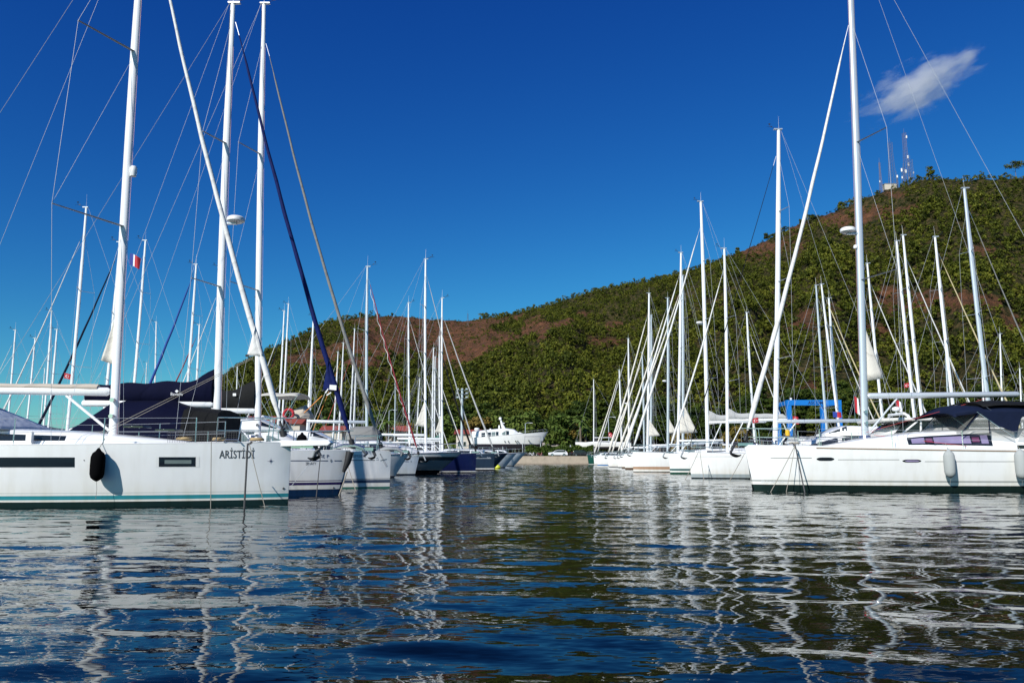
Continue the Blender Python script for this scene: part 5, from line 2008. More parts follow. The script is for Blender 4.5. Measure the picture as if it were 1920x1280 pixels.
# ---------- big yacht ashore on its cradle
DY = 203.0
S_ = DY / F
ZK = lz(838, DY)
def yx(px):
    return gx(px, DY, 830)
bw = motoryacht('large white trawler style motor yacht standing ashore on the hard, bow to the right', DY, 1, 1028, 20.0, 5.2, 3.9, 'gelcoat_on_land', z0=ZK - .0, rake=2.4, stern_h=2.3, flare=.5, fly=False, windows=False, house=(.30, .42, .93, .01), name='motor_yacht')
r_ = bw['root']
XX = bw['lx']
zz = lambda y: lz(y, DY) - ZK
wS = 2.15
h1 = House([(XX(yx(976)), 1.5, zz(822), zz(815)), (XX(yx(969)), 1.8, zz(824), zz(808.5)), (XX(yx(964)), 1.95, zz(825), zz(805.5)), (XX(yx(948)), 2.1, zz(826), zz(803.5)), (XX(yx(940)), 2.15, zz(826), zz(804)), (XX(yx(896)), 2.1, zz(828), zz(808)), (XX(yx(885)), 2.0, zz(829), zz(809.5))], .10)
h1.mesh().build('superstructure', GEL, r_)
for a, c, y0, y1 in ((958, 974, 817, 808.5),):
    h1.patch(XX(yx(956)), XX(yx(975)), .50, .86, -1, .02, 8, 3, 1, .5).build('wheelhouse_window', mat('white_screen_cover', (.66, .67, .69), .6), r_)
h1.patch(XX(yx(949)), XX(yx(954.5)), .34, .82, -1, .03, 3, 3).build('side_door', GLASS, r_)
h1.patch(XX(yx(940)), XX(yx(948)), .34, .82, -1, .02, 5, 3, .05, 1).build('wing_recess', GLASSG, r_)
for a, c in ((903, 910), (915, 921), (922, 929), (930, 935)):
    h1.patch(XX(yx(a)), XX(yx(c)), .40, .78, -1, .02, 4, 3).build('saloon_window', GLASS if a != 922 else GLASSG, r_)
for px, py in ((946.5, 827.5), (953, 827.5), (966.5, 827), (970.5, 827), (991, 826)):
    q = MB().tube([(XX(yx(px)), -2.75, zz(py)), (XX(yx(px)), -1.0, zz(py))], .14, 10)
    q.build('porthole', GLASS, r_)
mst = MB()
mst.tube([(XX(yx(945)), 0, zz(804)), (XX(yx(941)), 0, zz(795)), (XX(yx(939)), 0, zz(787))], [.5, .32, .2], 8)
mst.tube([(XX(yx(936)), 0, zz(804)), (XX(yx(936)), 0, zz(797))], .22, 8)
mst.tube([(XX(yx(941)), 0, zz(793)), (XX(yx(946)), 0, zz(793))], .12, 6)
mst.build('signal_mast', GEL, r_)
MB().lathe([(.05, -.35), (.35, -.3), (.38, .1), (.3, .32), (.05, .38)], 12, (XX(yx(938)), 0, zz(784.5))).build('satellite_dome', PLAST, r_)
MB().lathe([(.05, -.3), (.6, -.25), (.7, .1), (.5, .35), (.05, .4)], 12, (XX(yx(894)), 0, zz(804.5))).build('satellite_dome', PLAST, r_)
MB().tube([(XX(yx(918)), -1, zz(806)), (XX(yx(921)), -1, zz(806)),], .35, 8).build('life_raft', PLAST, r_)
MB().box((XX(yx(1015)), -1.15, zz(823)), (.7, .3, .9)).build('anchor_pocket', GALV, r_)
cr = empty('boat_cradle', (gx(965, DY), DY, 1.7), 0, 'grey steel cradle and scaffold under the large yacht ashore', 'boat cradle')
for dx in (-8, -3, 2, 6.5):
    for sd in (-1, 1):
        MB().tube([(dx, sd * 2.4, 0), (dx, sd * 2.0, ZK - 1.7 + 1.0)], .12, 6).build('prop', GALV, cr)
sc_ = MB()
for dx in (2.5, 6.5):
    for z in (ZK - 1.2, ZK + 1.4):
        sc_.tube([(2.5, -3.2, z - .5), (6.5, -3.2, z - .5)], .05, 4)
    sc_.tube([(dx, -3.2, 0), (dx, -3.2, ZK + 1.0)], .05, 4)
sc_.build('scaffold', GALV, cr)
MB().box((0, 0, ZK - 1.7 - .35), (15, 1.2, .7)).build('keel_blocks', mat('timber_blocks', (.10, .08, .06), .9), cr)

# second yacht ashore with its own mast
sailboat('white sailing yacht ashore behind the quay cars, its slim mast standing alone', 206, -1, (1113, 711, 1113), bow=1079, group=None, lod=2, L=14, fb=1.6, hullm='gelcoat_plain', sailm=None, mr=.14, base_y=822)
L_ = [o for o in scene.objects if o.get('label', '').startswith('white sailing yacht ashore')][0]
zoff = lz(836.5, 206) - .2
L_.location.z = zoff
for o in list(L_.children):
    if o.name.split('.')[0] in ('mast', 'masthead_crane', 'antenna', 'wind_vane', 'spreader', 'shroud', 'lower_shroud', 'backstay', 'forestay'):
        pass
L_.scale = (1, 1, (lz(711, 206) - zoff) / lz(711, 206))
c2 = empty('boat_cradle', (L_.location.x - 3, 206, 1.7), 0, 'small steel cradle under the white yacht ashore behind the cars', 'boat cradle')
for dx in (-3, 3):
    for sd in (-1, 1):
        MB().tube([(dx, sd * 1.8, 0), (dx, sd * 1.2, zoff - 1.2)], .10, 6).build('prop', GALV, c2)
MB().box((0, 0, zoff - 1.7 - .45), (8, .8, .6)).build('keel_blocks', MATS['timber_blocks'], c2)


# ---------- mooring lines
def water_px(px, py):
    Yw = 20
    for _ in range(30):
        p = at(px, py, Yw)
        Yw *= (HC) / max(.05, (HC - p.z))
    return at(px, py, Yw)
def on_boat(px, py, D):
    return at(px, py, D)
g1 = [((398, 827), 18.3, (396, 947), ROPEW, 'thin rope hanging straight down the topsides left of the bow lettering', .010),
      ((466, 832), 18.7, (458, 950), ROPED, 'dark doubled rope dropping from the bow across the last letter', .022),
      ((469, 832), 18.7, (501, 946), ROPEW, 'thin worn rope slanting right from the bow of the nearest left yacht', .009)]
for a, D, w_, m, lab, r in g1:
    A = at(a[0], a[1], D)
    W = at(w_[0], w_[1], D - .1)
    W.z = max(-.2, W.z)
    W.z = -.15
    mooring_line([A + Vector((0, .2, .05)), A + Vector((0, -.06, 0)), Vector((W.x, D - .1, -.15))], r, m, lab)
A = at(601, 852, 24)
mooring_line([A, Vector((A.x, 23.6, -.2))], .014, ROPED, 'black rope hanging straight down before the bow of the second left yacht')
A = at(653, 868, 25.0)
mooring_line([at(651, 884, 25), Vector((at(633, 923, 25).x, 24.9, -.2))], .02, ROPEW, 'grey rope below the black chafe guard at the second left bow')
A = at(654, 874, 29.5)
mooring_line([at(651, 868, 29.6), Vector((at(673, 922, 28.5).x, 28.3, -.2))], .012, ROPEW, 'thin rope slanting right in front of the third left bow')
for (x1, y1, lab, x2, r) in ((1438, 919, 'leftmost rope of the three fanning down from the nearest right bow', 1438, .012), (1470, 919, 'middle rope of the three fanning down from the nearest right bow', 1470, .010), (1508, 919, 'thick right rope of the three fanning down from the nearest right bow', 1508, .022)):
    A = at(1491, 834, 27.9)
    W = at(x2, 919, 27.3)
    mooring_line([A + Vector((0, .3, .08)), A, Vector((W.x, 27.2, -.15))], r, ROPEW if r < .02 else ROPED, lab)
MB()
for (px, py, D_, x2, lab) in ((1312, 845, 44.5, 1318, 'thin vertical rope at the bow of the second right yacht'), (1310, 846, 44.3, 1280, 'thin rope slanting left from the second right bow'), (1396, 850, 43, 1362, 'thin rope slanting left beside the nearest right bow')):
    A = at(px, py, D_)
    W = at(x2, 897, D_ - .5)
    mooring_line([A, Vector((W.x, D_ - .8, -.15))], .016, ROPEW, lab)

# ---------- flags
flag(at(256, 503, 20.2) + Vector((0, -.4, 0)), .32, .30, [BLUEF, BLUEF, WHITEF, REDF, REDF, REDF], 'blue, white and red courtesy flag beside the nearest left mast', droop=.45)
flag(at(120, 709, 47), .45, .32, [REDF], 'small red flag beside the tall far mast over the left boom cover', emblem='crescent')
flag(at(1411, 793, 50), .45, .30, [REDF], 'red flag with white crescent below the white furled headsail', emblem='crescent', droop=-.2, staff=.8)
flag(at(1487, 794, 64), .55, .60, [REDF], 'red flag with white crescent in front of the blue boat lift', emblem='crescent', droop=.1, staff=1.0)
flag(at(1603, 772, 40), .30, .8, [REDF, WHITEF], 'tall red and white ensign left of the nearest right mast', droop=.3, staff=.5)
flag(at(1696, 727, 62), .48, .34, [REDF], 'red flag with white crescent by the tall pair of right masts', emblem='crescent', droop=-.3)
flag(at(1681, 768, 58), .5, .75, [REDF, WHITEF], 'red and white flag under the boom of the nearest right yacht', droop=.4)
flag(at(1562, 782, 72), .9, .5, [BLUEF, REDF], 'blue and red flag at the right leg of the boat lift', droop=.1)
flag(at(1141, 818, 152), .9, .8, [REDF], 'small red flag behind the far right bows', emblem='crescent', droop=.3, staff=1.5)
flag(at(1363, 740, 60), .22, .5, [REDF], 'narrow red pennant on the third right mast', droop=.3)

# ---------- pontoons
def pontoon(x, y0, y1, label):
    root = empty('pontoon', (x, (y0 + y1) / 2, 0), 0, label, 'pontoon', 'floating pontoons behind the boats')
    MB().box((0, 0, .38), (2.4, y1 - y0, .24)).build('walkway', CONC, root)
    for k in range(int((y1 - y0) / 12)):
        MB().box((0, y0 - (y0 + y1) / 2 + 6 + 12 * k, .12), (2.0, 3.5, .3)).build('float', mat('grey_float', (.3, .3, .3), .7), root)
        p = MB()
        yy = y0 - (y0 + y1) / 2 + 3 + 12 * k
        p.box((.8, yy, 1.0), (.22, .22, 1.0))
        p.box((.8, yy, 1.55), (.26, .26, .12))
        p.build('service_post', PLAST, root)
pontoon(-18.8, 17, 150, 'grey floating pontoon behind the sterns of the left row')
pontoon(24.5, 24, 140, 'grey floating pontoon behind the sterns of the right row')

# ================================================================== SHORE
def car(label, px, D, Lc, m, face=1, glassm=None):
    root = empty('parked_car', (gx(px, D), D, 1.70), 0 if face > 0 else math.pi, label, 'car', 'cars parked on the quay')
    prof = [(-.5, .32), (-.5, .72), (-.47, .95), (-.40, 1.32), (-.30, 1.50), (.02, 1.52), (.16, 1.36), (.27, 1.02), (.44, .92), (.495, .72), (.5, .34)]
    secs = []
    for y, k in ((-.90, .93), (-.86, .985), (-.5, 1.0), (0, 1.01), (.5, 1.0), (.86, .985), (.90, .93)):
        secs.append([(x * Lc, y, .3 + (z - .3) * (k if z < 1.0 else (k - (.0 if abs(y) < .6 else .04)))) for x, z in prof])
    MB().loft(secs, closed=True).build('body', m, root, bevel=.02)
    for sd in (-1, 1):
        g = MB()
        g.slab([(-.40 * Lc, sd * .905, 1.0), (-.345 * Lc, sd * .895, 1.38), (.0, sd * .895, 1.41), (.13 * Lc, sd * .905, 1.30), (.235 * Lc, sd * .905, 1.0)], (0, sd * .012, 0))
        g.build('side_window', GLASS, root)
        for x in (-.31, .30):
            w_ = MB().tube([(x * Lc, sd * .72, .34), (x * Lc, sd * .93, .34)], .34, 16).build('wheel', RUB, root)
            MB().tube([(x * Lc, sd * .925, .34), (x * Lc, sd * .94, .34)], .21, 12).build('rim', STEEL, w_)
        MB().box((.478 * Lc, sd * .66, .80), (.12, .3, .14)).build('headlight', PLAST, root)
        MB().box((-.492 * Lc, sd * .7, .9), (.06, .22, .2)).build('tail_light', REDF, root)
    g = MB()
    g.add([(.262 * Lc, -.74, 1.03), (.262 * Lc, .74, 1.03), (.165 * Lc, .66, 1.375), (.165 * Lc, -.66, 1.375)], [(0, 1, 2, 3)])
    g.build('windscreen', GLASS, root)
car('white hatchback parked on the quay in front of the hedge', 1046, 191.5, 4.6, mat('white_car_paint', (.68, .69, .70), .25, coat=.5), -1)
car('black car parked on the quay, right of the white one', 1090, 191.5, 4.5, mat('black_car_paint', (.015, .016, .02), .2, coat=.6), 1)
mc = mat('scooter_paint', (.03, .03, .035), .3)
def scooter(px, D, rz, label, m):
    root = empty('scooter', (gx(px, D), D, 1.70), rz, label, 'scooter', 'scooters parked on the quay')
    for x in (-.62, .62):
        MB().tube([(x, -.06, .27), (x, .06, .27)], .27, 14).build('wheel', RUB, root)
    MB().tube([(-.75, 0, .62), (-.5, 0, .68), (-.1, 0, .60), (0, 0, .32), (.3, 0, .32), (.42, 0, .6), (.5, 0, .95)], [.12, .18, .17, .12, .12, .14, .10], 8).build('body', m, root)
    MB().tube([(-.7, 0, .80), (-.3, 0, .84), (0, 0, .78)], [.1, .13, .1], 8).build('seat', RUB, root)
    MB().tube([(.46, -.34, 1.08), (.46, 0, 1.02), (.46, .34, 1.08)], .025, 6).build('handlebar', STEEL, root)
for i, (px, lab, mm_) in enumerate([(983, 'black scooter at the left end of the quay row', mc), (990, 'dark scooter second from the left end of the quay row', mat('scooter_grey', (.12, .12, .13), .4)), (997, 'silver scooter in the middle of the quay row', mat('scooter_silver', (.4, .4, .42), .4)), (1004, 'black scooter right of the silver one', mc), (1012, 'dark red scooter nearest the white car', mat('scooter_red', (.16, .03, .03), .4)), (1073, 'black scooter between the two quay cars', mc)]):
    scooter(px, 190.5, R.uniform(-.5, .5), lab, mm_)

def leafblock(name, x0, x1, y0, y1, z0, z1, n, leaf, m, seed, label, cat):
    rr = np.random.RandomState(seed)
    p = np.stack([rr.uniform(x0, x1, n), rr.uniform(y0, y1, n), z0 + (z1 - z0) * rr.rand(n) ** .7], 1)
    p[:, 2] += .25 * np.sin(p[:, 0] * 1.7) * (p[:, 2] - z0) / (z1 - z0)
    t = rr.normal(size=(n, 3)); t /= np.linalg.norm(t, axis=1, keepdims=True)
    b2 = np.cross(t, rr.normal(size=(n, 3))); b2 /= np.linalg.norm(b2, axis=1, keepdims=True)
    s = leaf * (.6 + .8 * rr.rand(n, 1))
    q = np.stack([p - t * s - b2 * s, p + t * s - b2 * s, p + t * s + b2 * s, p - t * s + b2 * s], 1).reshape(-1, 3)
    o = bpy.data.objects.new(name, quads_mesh(name, q, m))
    scene.collection.objects.link(o)
    return tag(o, label, cat)
leafblock('hedge', gx(985, 194), gx(1112, 194), 193.4, 194.8, 1.7, 4.1, 6000, .16, BROAD, 3, 'long clipped green hedge behind the cars on the quay', 'hedge')
leafblock('hedge', gx(1030, 215), gx(1078, 215), 214, 217, 1.7, 6.4, 3500, .22, BROAD, 8, 'low green hedge beside the bow of the large yacht ashore', 'hedge')

# leafy trees and palms by the quay
def tree(px, D, h, rad, m, label, cat='tree', seed=0, n=2200, name='leafy_tree', base=.25, leaf=.30, flat=.7):
    rr = np.random.RandomState(seed)
    root = empty(name, (gx(px, D), D, 1.6), 0, label, cat)
    o = bpy.data.objects.new('crown', quads_mesh('crown', crown_quads(n, rr, rad, h * (1 - base), leaf, 34, flat, h * base, .35), m))
    scene.collection.objects.link(o)
    o.parent = root
    trunk_mb(h * .8, .22, rr, 6, rad * .6).build('trunk', BARK, root)
tree(880, 222, 9.5, 4.5, BROADO, 'rust tinged leafy tree behind the stern of the large yacht ashore', seed=1)
tree(905, 226, 10.5, 5, BROADO, 'yellowish leafy tree above the roof of the large yacht ashore', seed=2)
tree(938, 228, 11.0, 5.5, BROAD, 'green leafy tree behind the signal mast of the large yacht ashore', seed=3)
tree(985, 222, 11.5, 6, BROAD, 'broad green tree above the foredeck of the large yacht ashore', seed=4, n=3000)
tree(1012, 226, 9.5, 5, BROAD, 'rounded green tree behind the raised bow of the large yacht ashore', seed=5)
tree(1052, 214, 10.8, 5, BROAD, 'bright green tree left of the palm', seed=6, n=2600)
tree(1068, 216, 8.5, 4, BROADO, 'golden green bush-like tree just left of the palm', seed=7)
tree(1135, 216, 7.5, 4, BROAD, 'low green tree behind the far right bows', seed=9)
tree(1280, 205, 6.5, 4, BROADO, 'yellowish low tree between the right row masts', seed=10)
tree(706, 212, 10.5, 4.5, BROAD, 'bright green tree right of the grey headsail', seed=11)
tree(752, 218, 8.5, 4.5, BROADO, 'low yellowish tree behind the red headsail', seed=12)
tree(850, 220, 10, 5, BROAD, 'green tree left of the floodlight pole', seed=13)
tree(610, 214, 10, 5, BROAD, 'dark green tree behind the blue headsail', seed=14)
tree(1380, 178, 6.0, 4, BROADO, 'low olive tree beneath the white furled headsail', seed=15)
tree(1640, 178, 6.5, 4.5, BROAD, 'low green tree beyond the boat lift', seed=16)

PALMM = foliage('palm_fronds', [(.05, .08, .02), (.10, .15, .03), (.19, .21, .05)], .8)
def palm(px, D, h, label, seed, r=2.6):
    rr = random.Random(seed)
    root = empty('palm_tree', (gx(px, D), D, 1.6), 0, label, 'palm tree', 'palm trees by the shore')
    MB().tube([(0, 0, 0), (.1, 0, h * .5), (.15, 0, h)], [.35, .26, .24], 10).build('trunk', mat('palm_trunk', (.14, .11, .08), .9, var=.3, scale=6), root)
    mb = MB()
    for k in range(34):
        a = rr.uniform(0, 6.28)
        el = rr.uniform(-.5, 1.3)
        ln = r * rr.uniform(.8, 1.1)
        pts = []
        for i in range(6):
            u = i / 5
            rr_ = ln * u * math.cos(el) + .1
            zz_ = h + ln * (math.sin(el) * u - .55 * u * u)
            pts.append(Vector((.15 + rr_ * math.cos(a), rr_ * math.sin(a), zz_)))
        sdv = Vector((-math.sin(a), math.cos(a), 0))
        for i in range(5):
            w0 = .34 * math.sin(math.pi * min(1, (i + .4) / 5.2))
            w1 = .34 * math.sin(math.pi * min(1, (i + 1.3) / 5.6))
            dn = Vector((0, 0, -.16))
            mb.add([pts[i], pts[i + 1], pts[i + 1] + sdv * w1 + dn, pts[i] + sdv * w0 + dn], [(0, 1, 2, 3)])
            mb.add([pts[i], pts[i + 1], pts[i + 1] - sdv * w1 + dn, pts[i] - sdv * w0 + dn], [(0, 1, 2, 3)])
    mb.build('fronds', PALMM, root, smooth=False)
palm(1088, 207, 9.5, 'tall fan palm behind the black car', 1, 3.0)
palm(1098, 211, 7.0, 'shorter palm at the right of the tall fan palm', 2, 2.6)
palm(724, 205, 9.0, 'palm right of the third left mast', 3, 2.8)
palm(733, 209, 6.5, 'low palm beside the short grey mast', 4, 2.4)
palm(772, 207, 6.0, 'low palm behind the red furled headsail', 5, 2.4)
palm(688, 205, 7.0, 'palm hidden behind the mast of the grey-blue yacht', 6, 2.4)

# buildings
ROOF = mat('red_roof_tiles', (.26, .055, .035), .8, var=.25, scale=1.5)
WALLM = mat('cream_render', (.55, .50, .42), .9, var=.1, scale=.6)
WALLB = mat('brown_boards', (.25, .16, .10), .8, var=.2)
def building(px0, px1, y_eave, y_ridge, D, dep, label, wallm=WALLM, roofm=ROOF, nwin=4, name='shore_building', awn=False):
    x0, x1 = gx(px0, D), gx(px1, D)
    ze, zr = lz(y_eave, D), lz(y_ridge, D)
    root = empty(name, ((x0 + x1) / 2, D, 1.7), 0, label, 'building')
    w = x1 - x0
    ze -= 1.7
    zr -= 1.7
    MB().box((0, dep / 2, ze / 2), (w, dep, ze)).build('wall', wallm, root)
    rf = MB()
    o_ = .6
    rf.loft([[(-w / 2 - o_, -o_, ze - .05), (-w / 2 - o_, dep / 2, zr), (-w / 2 - o_, dep + o_, ze - .05), (-w / 2 - o_, dep / 2, ze - .1)], [(w / 2 + o_, -o_, ze - .05), (w / 2 + o_, dep / 2, zr), (w / 2 + o_, dep + o_, ze - .05), (w / 2 + o_, dep / 2, ze - .1)]], closed=True)
    rf.build('roof', roofm, root, smooth=False)
    for k in range(nwin):
        x = -w / 2 + w * (k + .5) / nwin
        zc = ze * .55
        fr_ = MB().box((x, -.03, zc), (min(1.6, w / nwin * .6), .10, min(1.5, ze * .45))).build('window', GELN, root)
        MB().box((x, -.09, zc), (min(1.6, w / nwin * .6) - .25, .03, min(1.5, ze * .45) - .25)).build('pane', GLASS, fr_)
    if awn:
        MB().slab([(-w / 2, -.02, ze * .62), (w / 2, -.02, ze * .62), (w / 2, -2.6, ze * .48), (-w / 2, -2.6, ze * .48)], (0, 0, .06)).build('awning', REDC, root)
building(855, 898, 813, 804, 212, 8, 'low building with a red tiled roof behind the green covered yachts')
building(727, 762, 808, 797, 210, 7, 'low house with a red tiled roof by the short grey mast')
building(600, 640, 808, 797, 200, 8, 'red roofed house showing behind the blue headsail', WALLM)
building(455, 512, 792, 778, 190, 9, 'red roofed harbour building with a red awning behind the third left mast', WALLB, awn=True, nwin=6)
building(520, 560, 794, 781, 196, 9, 'brown and white harbour house right of the nearest headsail', WALLM, nwin=5)
building(1022, 1078, 836, 829, 213, 5, 'long low cream wall building right of the yacht ashore', WALLM, mat('grey_roof_sheet', (.36, .32, .28), .8, var=.2), nwin=0)
for k in range(14):
    px = 318 + k * 8 + R.uniform(-2, 2)
    building(px, px + 7, 727 - R.uniform(0, 6), 722 - R.uniform(0, 4), 1150 + k * 8, 10, 'pale house in the far hillside row seen above the navy sail cover', WALLM, ROOF if k % 2 else mat('grey_roof_sheet', (.36, .32, .28), .8), 2, name='far_house')
for o in scene.objects:
    if o.name.startswith('far_house'):
        o['group'] = 'far houses above the navy sail cover'

# lamps and poles
def pole(px, ytop, D, label, cat, name, heads=1, arm=1.2, r=.08, flood=False):
    zt = lz(ytop, D)
    root = empty(name, (gx(px, D, 800), D, 1.7), 0, label, cat)
    zt -= 1.7
    MB().tube([(0, 0, 0), (0, 0, zt * .5), (0, 0, zt)], [r * 1.5, r * 1.2, r], 8).build('pole', SPARG, root)
    if flood:
        f_ = MB()
        f_.box((0, 0, zt - 2.2), (2.6, .2, .12))
        f_.box((0, 0, zt - 1.2), (3.2, .2, .15))
        f_.box((0, 0, zt - .2), (3.2, .2, .15))
        for sx in (-1.5, 1.5):
            f_.box((sx, 0, zt - 1.2), (.12, .2, 2.1))
        f_.build('lamp_frame', DARKSP, root)
        for z in (zt - 2.1, zt - 1.1, zt - .1):
            for x in (-1.1, 0, 1.1):
                MB().box((x, -.3, z + .2), (.5, .35, .34), .1).build('floodlight', SPARG, root)
    else:
        MB().tube([(0, 0, zt), (arm * .5, 0, zt + .25), (arm, 0, zt + .2)], r * .7, 6).build('arm', SPARG, root)
        MB().box((arm + .3, 0, zt + .18), (.8, .25, .12)).build('lamp_head', PLAST, root, bevel=.03)
pole(866, 730, 196, 'tall floodlight mast with a square lamp frame among the left row masts', 'floodlight', 'floodlight_mast', r=.26, flood=True)
pole(985, 794, 208, 'slim street lamp above the foredeck of the large yacht ashore', 'street lamp', 'street_lamp')
pole(1141, 783, 206, 'slim street lamp behind the far right bows', 'street lamp', 'street_lamp')
pole(729, 770, 204, 'thin street lamp in front of the palms on the left', 'street lamp', 'street_lamp')

# boat lift
LB = mat('bright_blue_paint', (.008, .17, .55), .45, var=.08)
DL = 172
lr = empty('travel_lift', (gx(1512, DL, 790), DL, 1.7), 0, 'bright blue boat hoist gantry standing on the shore behind the right row', 'boat lift')
xw = (gx(1574, DL, 790) - gx(1480, DL, 790)) / 2
xo = gx(1527, DL, 790) - gx(1512, DL, 790)
zt = lz(750, DL) - 1.7
for (x, y) in ((xo - xw, 0), (xo + xw, 0), (xo - xw + .6, 9), (xo + xw, 9)):
    MB().box((x, y, zt / 2 - .1), (.95, .8, zt - 1.4)).build('leg', LB, lr, smooth=False)
    for dx in (-.7, .7):
        MB().tube([(x + dx, y - .3, .6), (x + dx, y + .3, .6)], .6, 14).build('wheel', RUB, lr)
MB().box((xo, 0, zt - .55), (xw * 2 + 1.0, .9, 1.15)).build('cross_beam', LB, lr, smooth=False)
for x in (xo - xw - .35,):
    MB().slab([(x + .5, 9, zt - 1.0), (x, .46, zt - 1.0), (x, .46, zt - .1), (x + .5, 9, zt - .1)], (.7, 0, 0)).build('side_beam', LB, lr, smooth=False)
MB().slab([(xo + xw - .3, 9, zt - 1.0), (xo + xw - .3, .46, zt - 1.0), (xo + xw - .3, .46, zt - .1), (xo + xw - .3, 9, zt - .1)], (.7, 0, 0)).build('side_beam', LB, lr, smooth=False)
me = text_mesh('ASCOM', .95, 0, .02, 'CENTER')
for v in me.vertices:
    v.co = Vector((v.co.x + xo + .3, -.47, v.co.y + zt - .9))
me.materials.append(INKB)
o = bpy.data.objects.new('lettering', me)
scene.collection.objects.link(o)
o.parent = lr
MB().tube([(xo - xw + .6, 0, zt), (xo - xw + .6, 0, zt + .5)], [.2, .25], 8).build('beacon', PLAST, lr)

# radio towers on the summit
TW = mat('tower_steel', (.13, .12, .13), .5, metal=.3, var=.1)
TWR = mat('tower_red_white', (.17, .13, .13), .5, var=.3, scale=.3)
def tower(px, yb, yt, D, w0, w1, label, m=TW, panels=6, drums=()):
    base = at(px, yb, D)
    top = at(px, yt, D)
    h = top.z - base.z + 6
    root = empty('radio_tower', (base.x, D, base.z - 6), 0, label, 'radio tower', 'radio towers on the hill summit')
    mb = MB()
    def cor(z, i):
        w = w0 + (w1 - w0) * min(1, z / (h * .75))
        return Vector(((-1, 1, 1, -1)[i] * w / 2, (-1, -1, 1, 1)[i] * w / 2, z))
    N_ = int(h / 2.6)
    for i in range(4):
        mb.tube([cor(0, i), cor(h * .75, i), cor(h, i)], .11, 4)
    for k in range(N_):
        za, zb = h * k / N_, h * (k + 1) / N_
        for i in range(4):
            j = (i + 1) % 4
            mb.tube([cor(za, i), cor(zb, j)], .05, 3)
            mb.tube([cor(zb, i), cor(zb, j)], .05, 3)
    mb.build('lattice', m, root)
    MB().tube([(0, 0, h), (0, 0, h + 4)], .08, 4).build('lightning_rod', m, root)
    rr = random.Random(px)
    for (f, sd, sz) in drums:
        z = h * f
        MB().tube([(sd * (w1 / 2 + .5), -.6, z - sz), (sd * (w1 / 2 + .5), -.6, z + sz)], .55 * min(1.2, sz), 10).build('antenna_panel', PLAST, root)
tower(1674, 345, 268, 640, 5.2, 2.6, 'tall square lattice radio tower left of the busiest one on the summit', panels=0)
tower(1702, 345, 250, 645, 5.0, 2.2, 'tallest radio tower on the summit, hung with white antenna panels', TWR, drums=((.93, 1, 1.2), (.58, 1, 1.3), (.45, 1, 1.2), (.22, 1, .8), (.34, -1, .8)))
tower(1710, 348, 300, 640, 3.6, 2.6, 'shorter radio tower standing against the tallest one', TW, drums=((.6, 1, .8),))
tower(1696, 348, 315, 636, 3.2, 2.4, 'low radio tower with three white drums left of the tallest one', TW, drums=((.9, -1, 1.4), (.85, 1, 1.4), (.6, -1, .9)))
tower(1652, 352, 305, 630, 2.4, .8, 'slim red and white radio mast, leftmost on the summit', TWR, drums=((.4, -1, .7),))
tower(1683, 348, 330, 636, 1.2, .8, 'very short radio mast with a white dish between two taller towers', TW, drums=((.95, 0, 1.1),))
tower(877, 604, 588, 870, 2.4, 1.0, 'tiny power pylon on the red ridge above the valley', TW)
bq = at(1668, 350, 640)
hut = empty('summit_hut', (bq.x, 640, bq.z - 4), 0, 'low pale concrete hut at the foot of the summit radio towers', 'hut')
MB().box((0, 0, 3.2), (10, 4, 5.0)).build('wall', WALLM, hut)
MB().box((0, 0, 5.8), (10.6, 4.6, .3)).build('roof', CONC, hut)

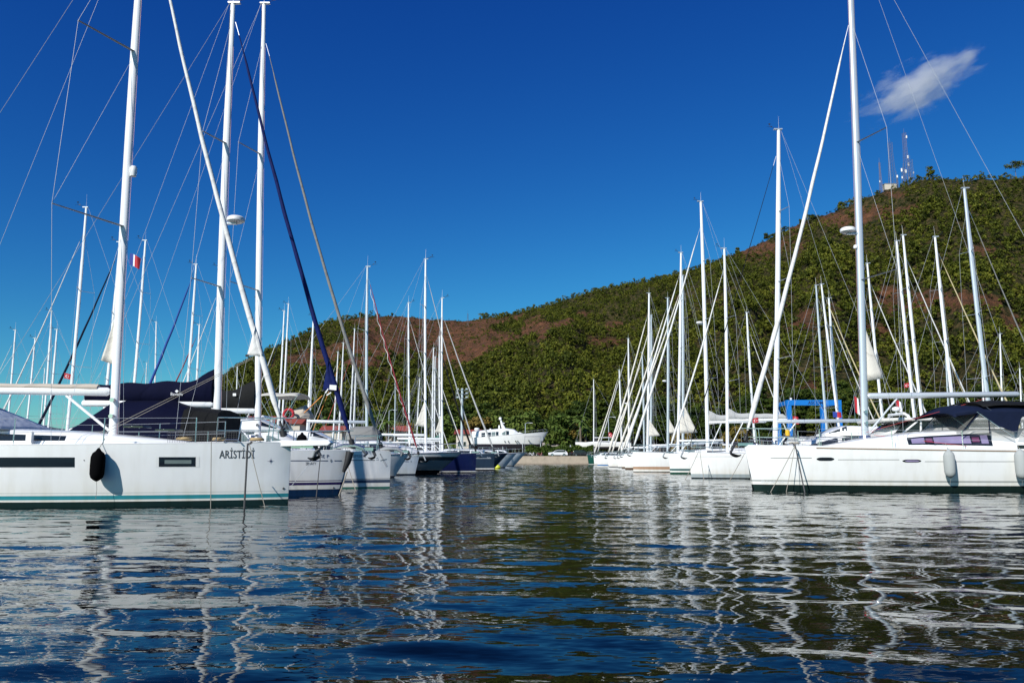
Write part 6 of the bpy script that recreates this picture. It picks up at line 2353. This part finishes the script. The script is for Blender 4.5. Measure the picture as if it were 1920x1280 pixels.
# lone skyline pines
for i, (px, yb, D, h, lab) in enumerate([(1905, 332, 600, 14, 'umbrella pine standing highest on the skyline at the right edge'), (1436, 449, 700, 8, 'small lone pine on the skyline left of the white furled headsail'), (1383, 478, 730, 9, 'lone round pine on the skyline below the black furled headsail'),
        (1578, 398, 650, 11, 'dark pine clump on the skyline left of the nearest right mast'), (735, 592, 870, 5, 'tiny lone tree on the red summit'), (900, 600, 900, 5, 'tiny lone tree on the saddle of the ridge'), (1745, 335, 620, 13, 'tallest dense pine on the skyline right of the radio towers')]):
    q = at(px, yb, D)
    rr = np.random.RandomState(200 + i)
    root = empty('skyline_pine', (q.x, D, q.z - 1.5), 0, lab, 'tree')
    o = bpy.data.objects.new('crown', quads_mesh('crown', crown_quads(900, rr, h * (.5 if i == 0 else .40), h * (.32 if i == 0 else .72), .36, 18, .45 if i == 0 else .6, h * (.62 if i == 0 else .18), .15 if i == 0 else .6), PINE))
    scene.collection.objects.link(o)
    o.parent = root
    trunk_mb(h * .8, .25, rr, 4, h * .25).build('trunk', BARK, root)

# ---------- cloud
cb_ = at(1725, 160, 3000)
cm, nt, bb = nodes_of('cloud_vapour')
nt.nodes.remove(bb)
vol = nt.nodes.new('ShaderNodeVolumePrincipled')
vol.inputs['Color'].default_value = (.95, .95, .97, 1)
vol.inputs['Anisotropy'].default_value = .2
tc = nt.nodes.new('ShaderNodeTexCoord')
ln = nt.nodes.new('ShaderNodeVectorMath')
ln.operation = 'LENGTH'
nt.links.new(tc.outputs['Object'], ln.inputs[0])
n1 = nt.nodes.new('ShaderNodeTexNoise')
n1.inputs['Scale'].default_value = 2.4
n1.inputs['Detail'].default_value = 7
n1.inputs['Roughness'].default_value = .62
n1.inputs['Distortion'].default_value = .2
nt.links.new(tc.outputs['Object'], n1.inputs['Vector'])
s1 = nt.nodes.new('ShaderNodeMath')
s1.operation = 'MULTIPLY_ADD'
s1.inputs[1].default_value = -.42
s1.inputs[2].default_value = .0
nt.links.new(ln.outputs['Value'], s1.inputs[0])
s2 = nt.nodes.new('ShaderNodeMath')
s2.operation = 'ADD'
nt.links.new(s1.outputs[0], s2.inputs[0])
nt.links.new(n1.outputs[0], s2.inputs[1])
mr2 = nt.nodes.new('ShaderNodeMapRange')
mr2.inputs['From Min'].default_value = .22
mr2.inputs['From Max'].default_value = .52
mr2.inputs['To Min'].default_value = 0
mr2.inputs['To Max'].default_value = .024
nt.links.new(s2.outputs[0], mr2.inputs['Value'])
nt.links.new(mr2.outputs[0], vol.inputs['Density'])
nt.links.new(vol.outputs[0], nt.nodes['Material Output'].inputs['Volume'])
cl = MB()
for i in range(1):
    rings = []
    cl.lathe([(.02, -1), (.4, -.92), (.7, -.71), (.92, -.38), (1, 0), (.92, .38), (.7, .71), (.4, .92), (.02, 1)], 20)
co = cl.build('cloud', cm)
co.location = cb_
co.scale = (350, 120, 125)
co.rotation_euler = (0, math.radians(-26), 0)
tag(co, kind='structure')
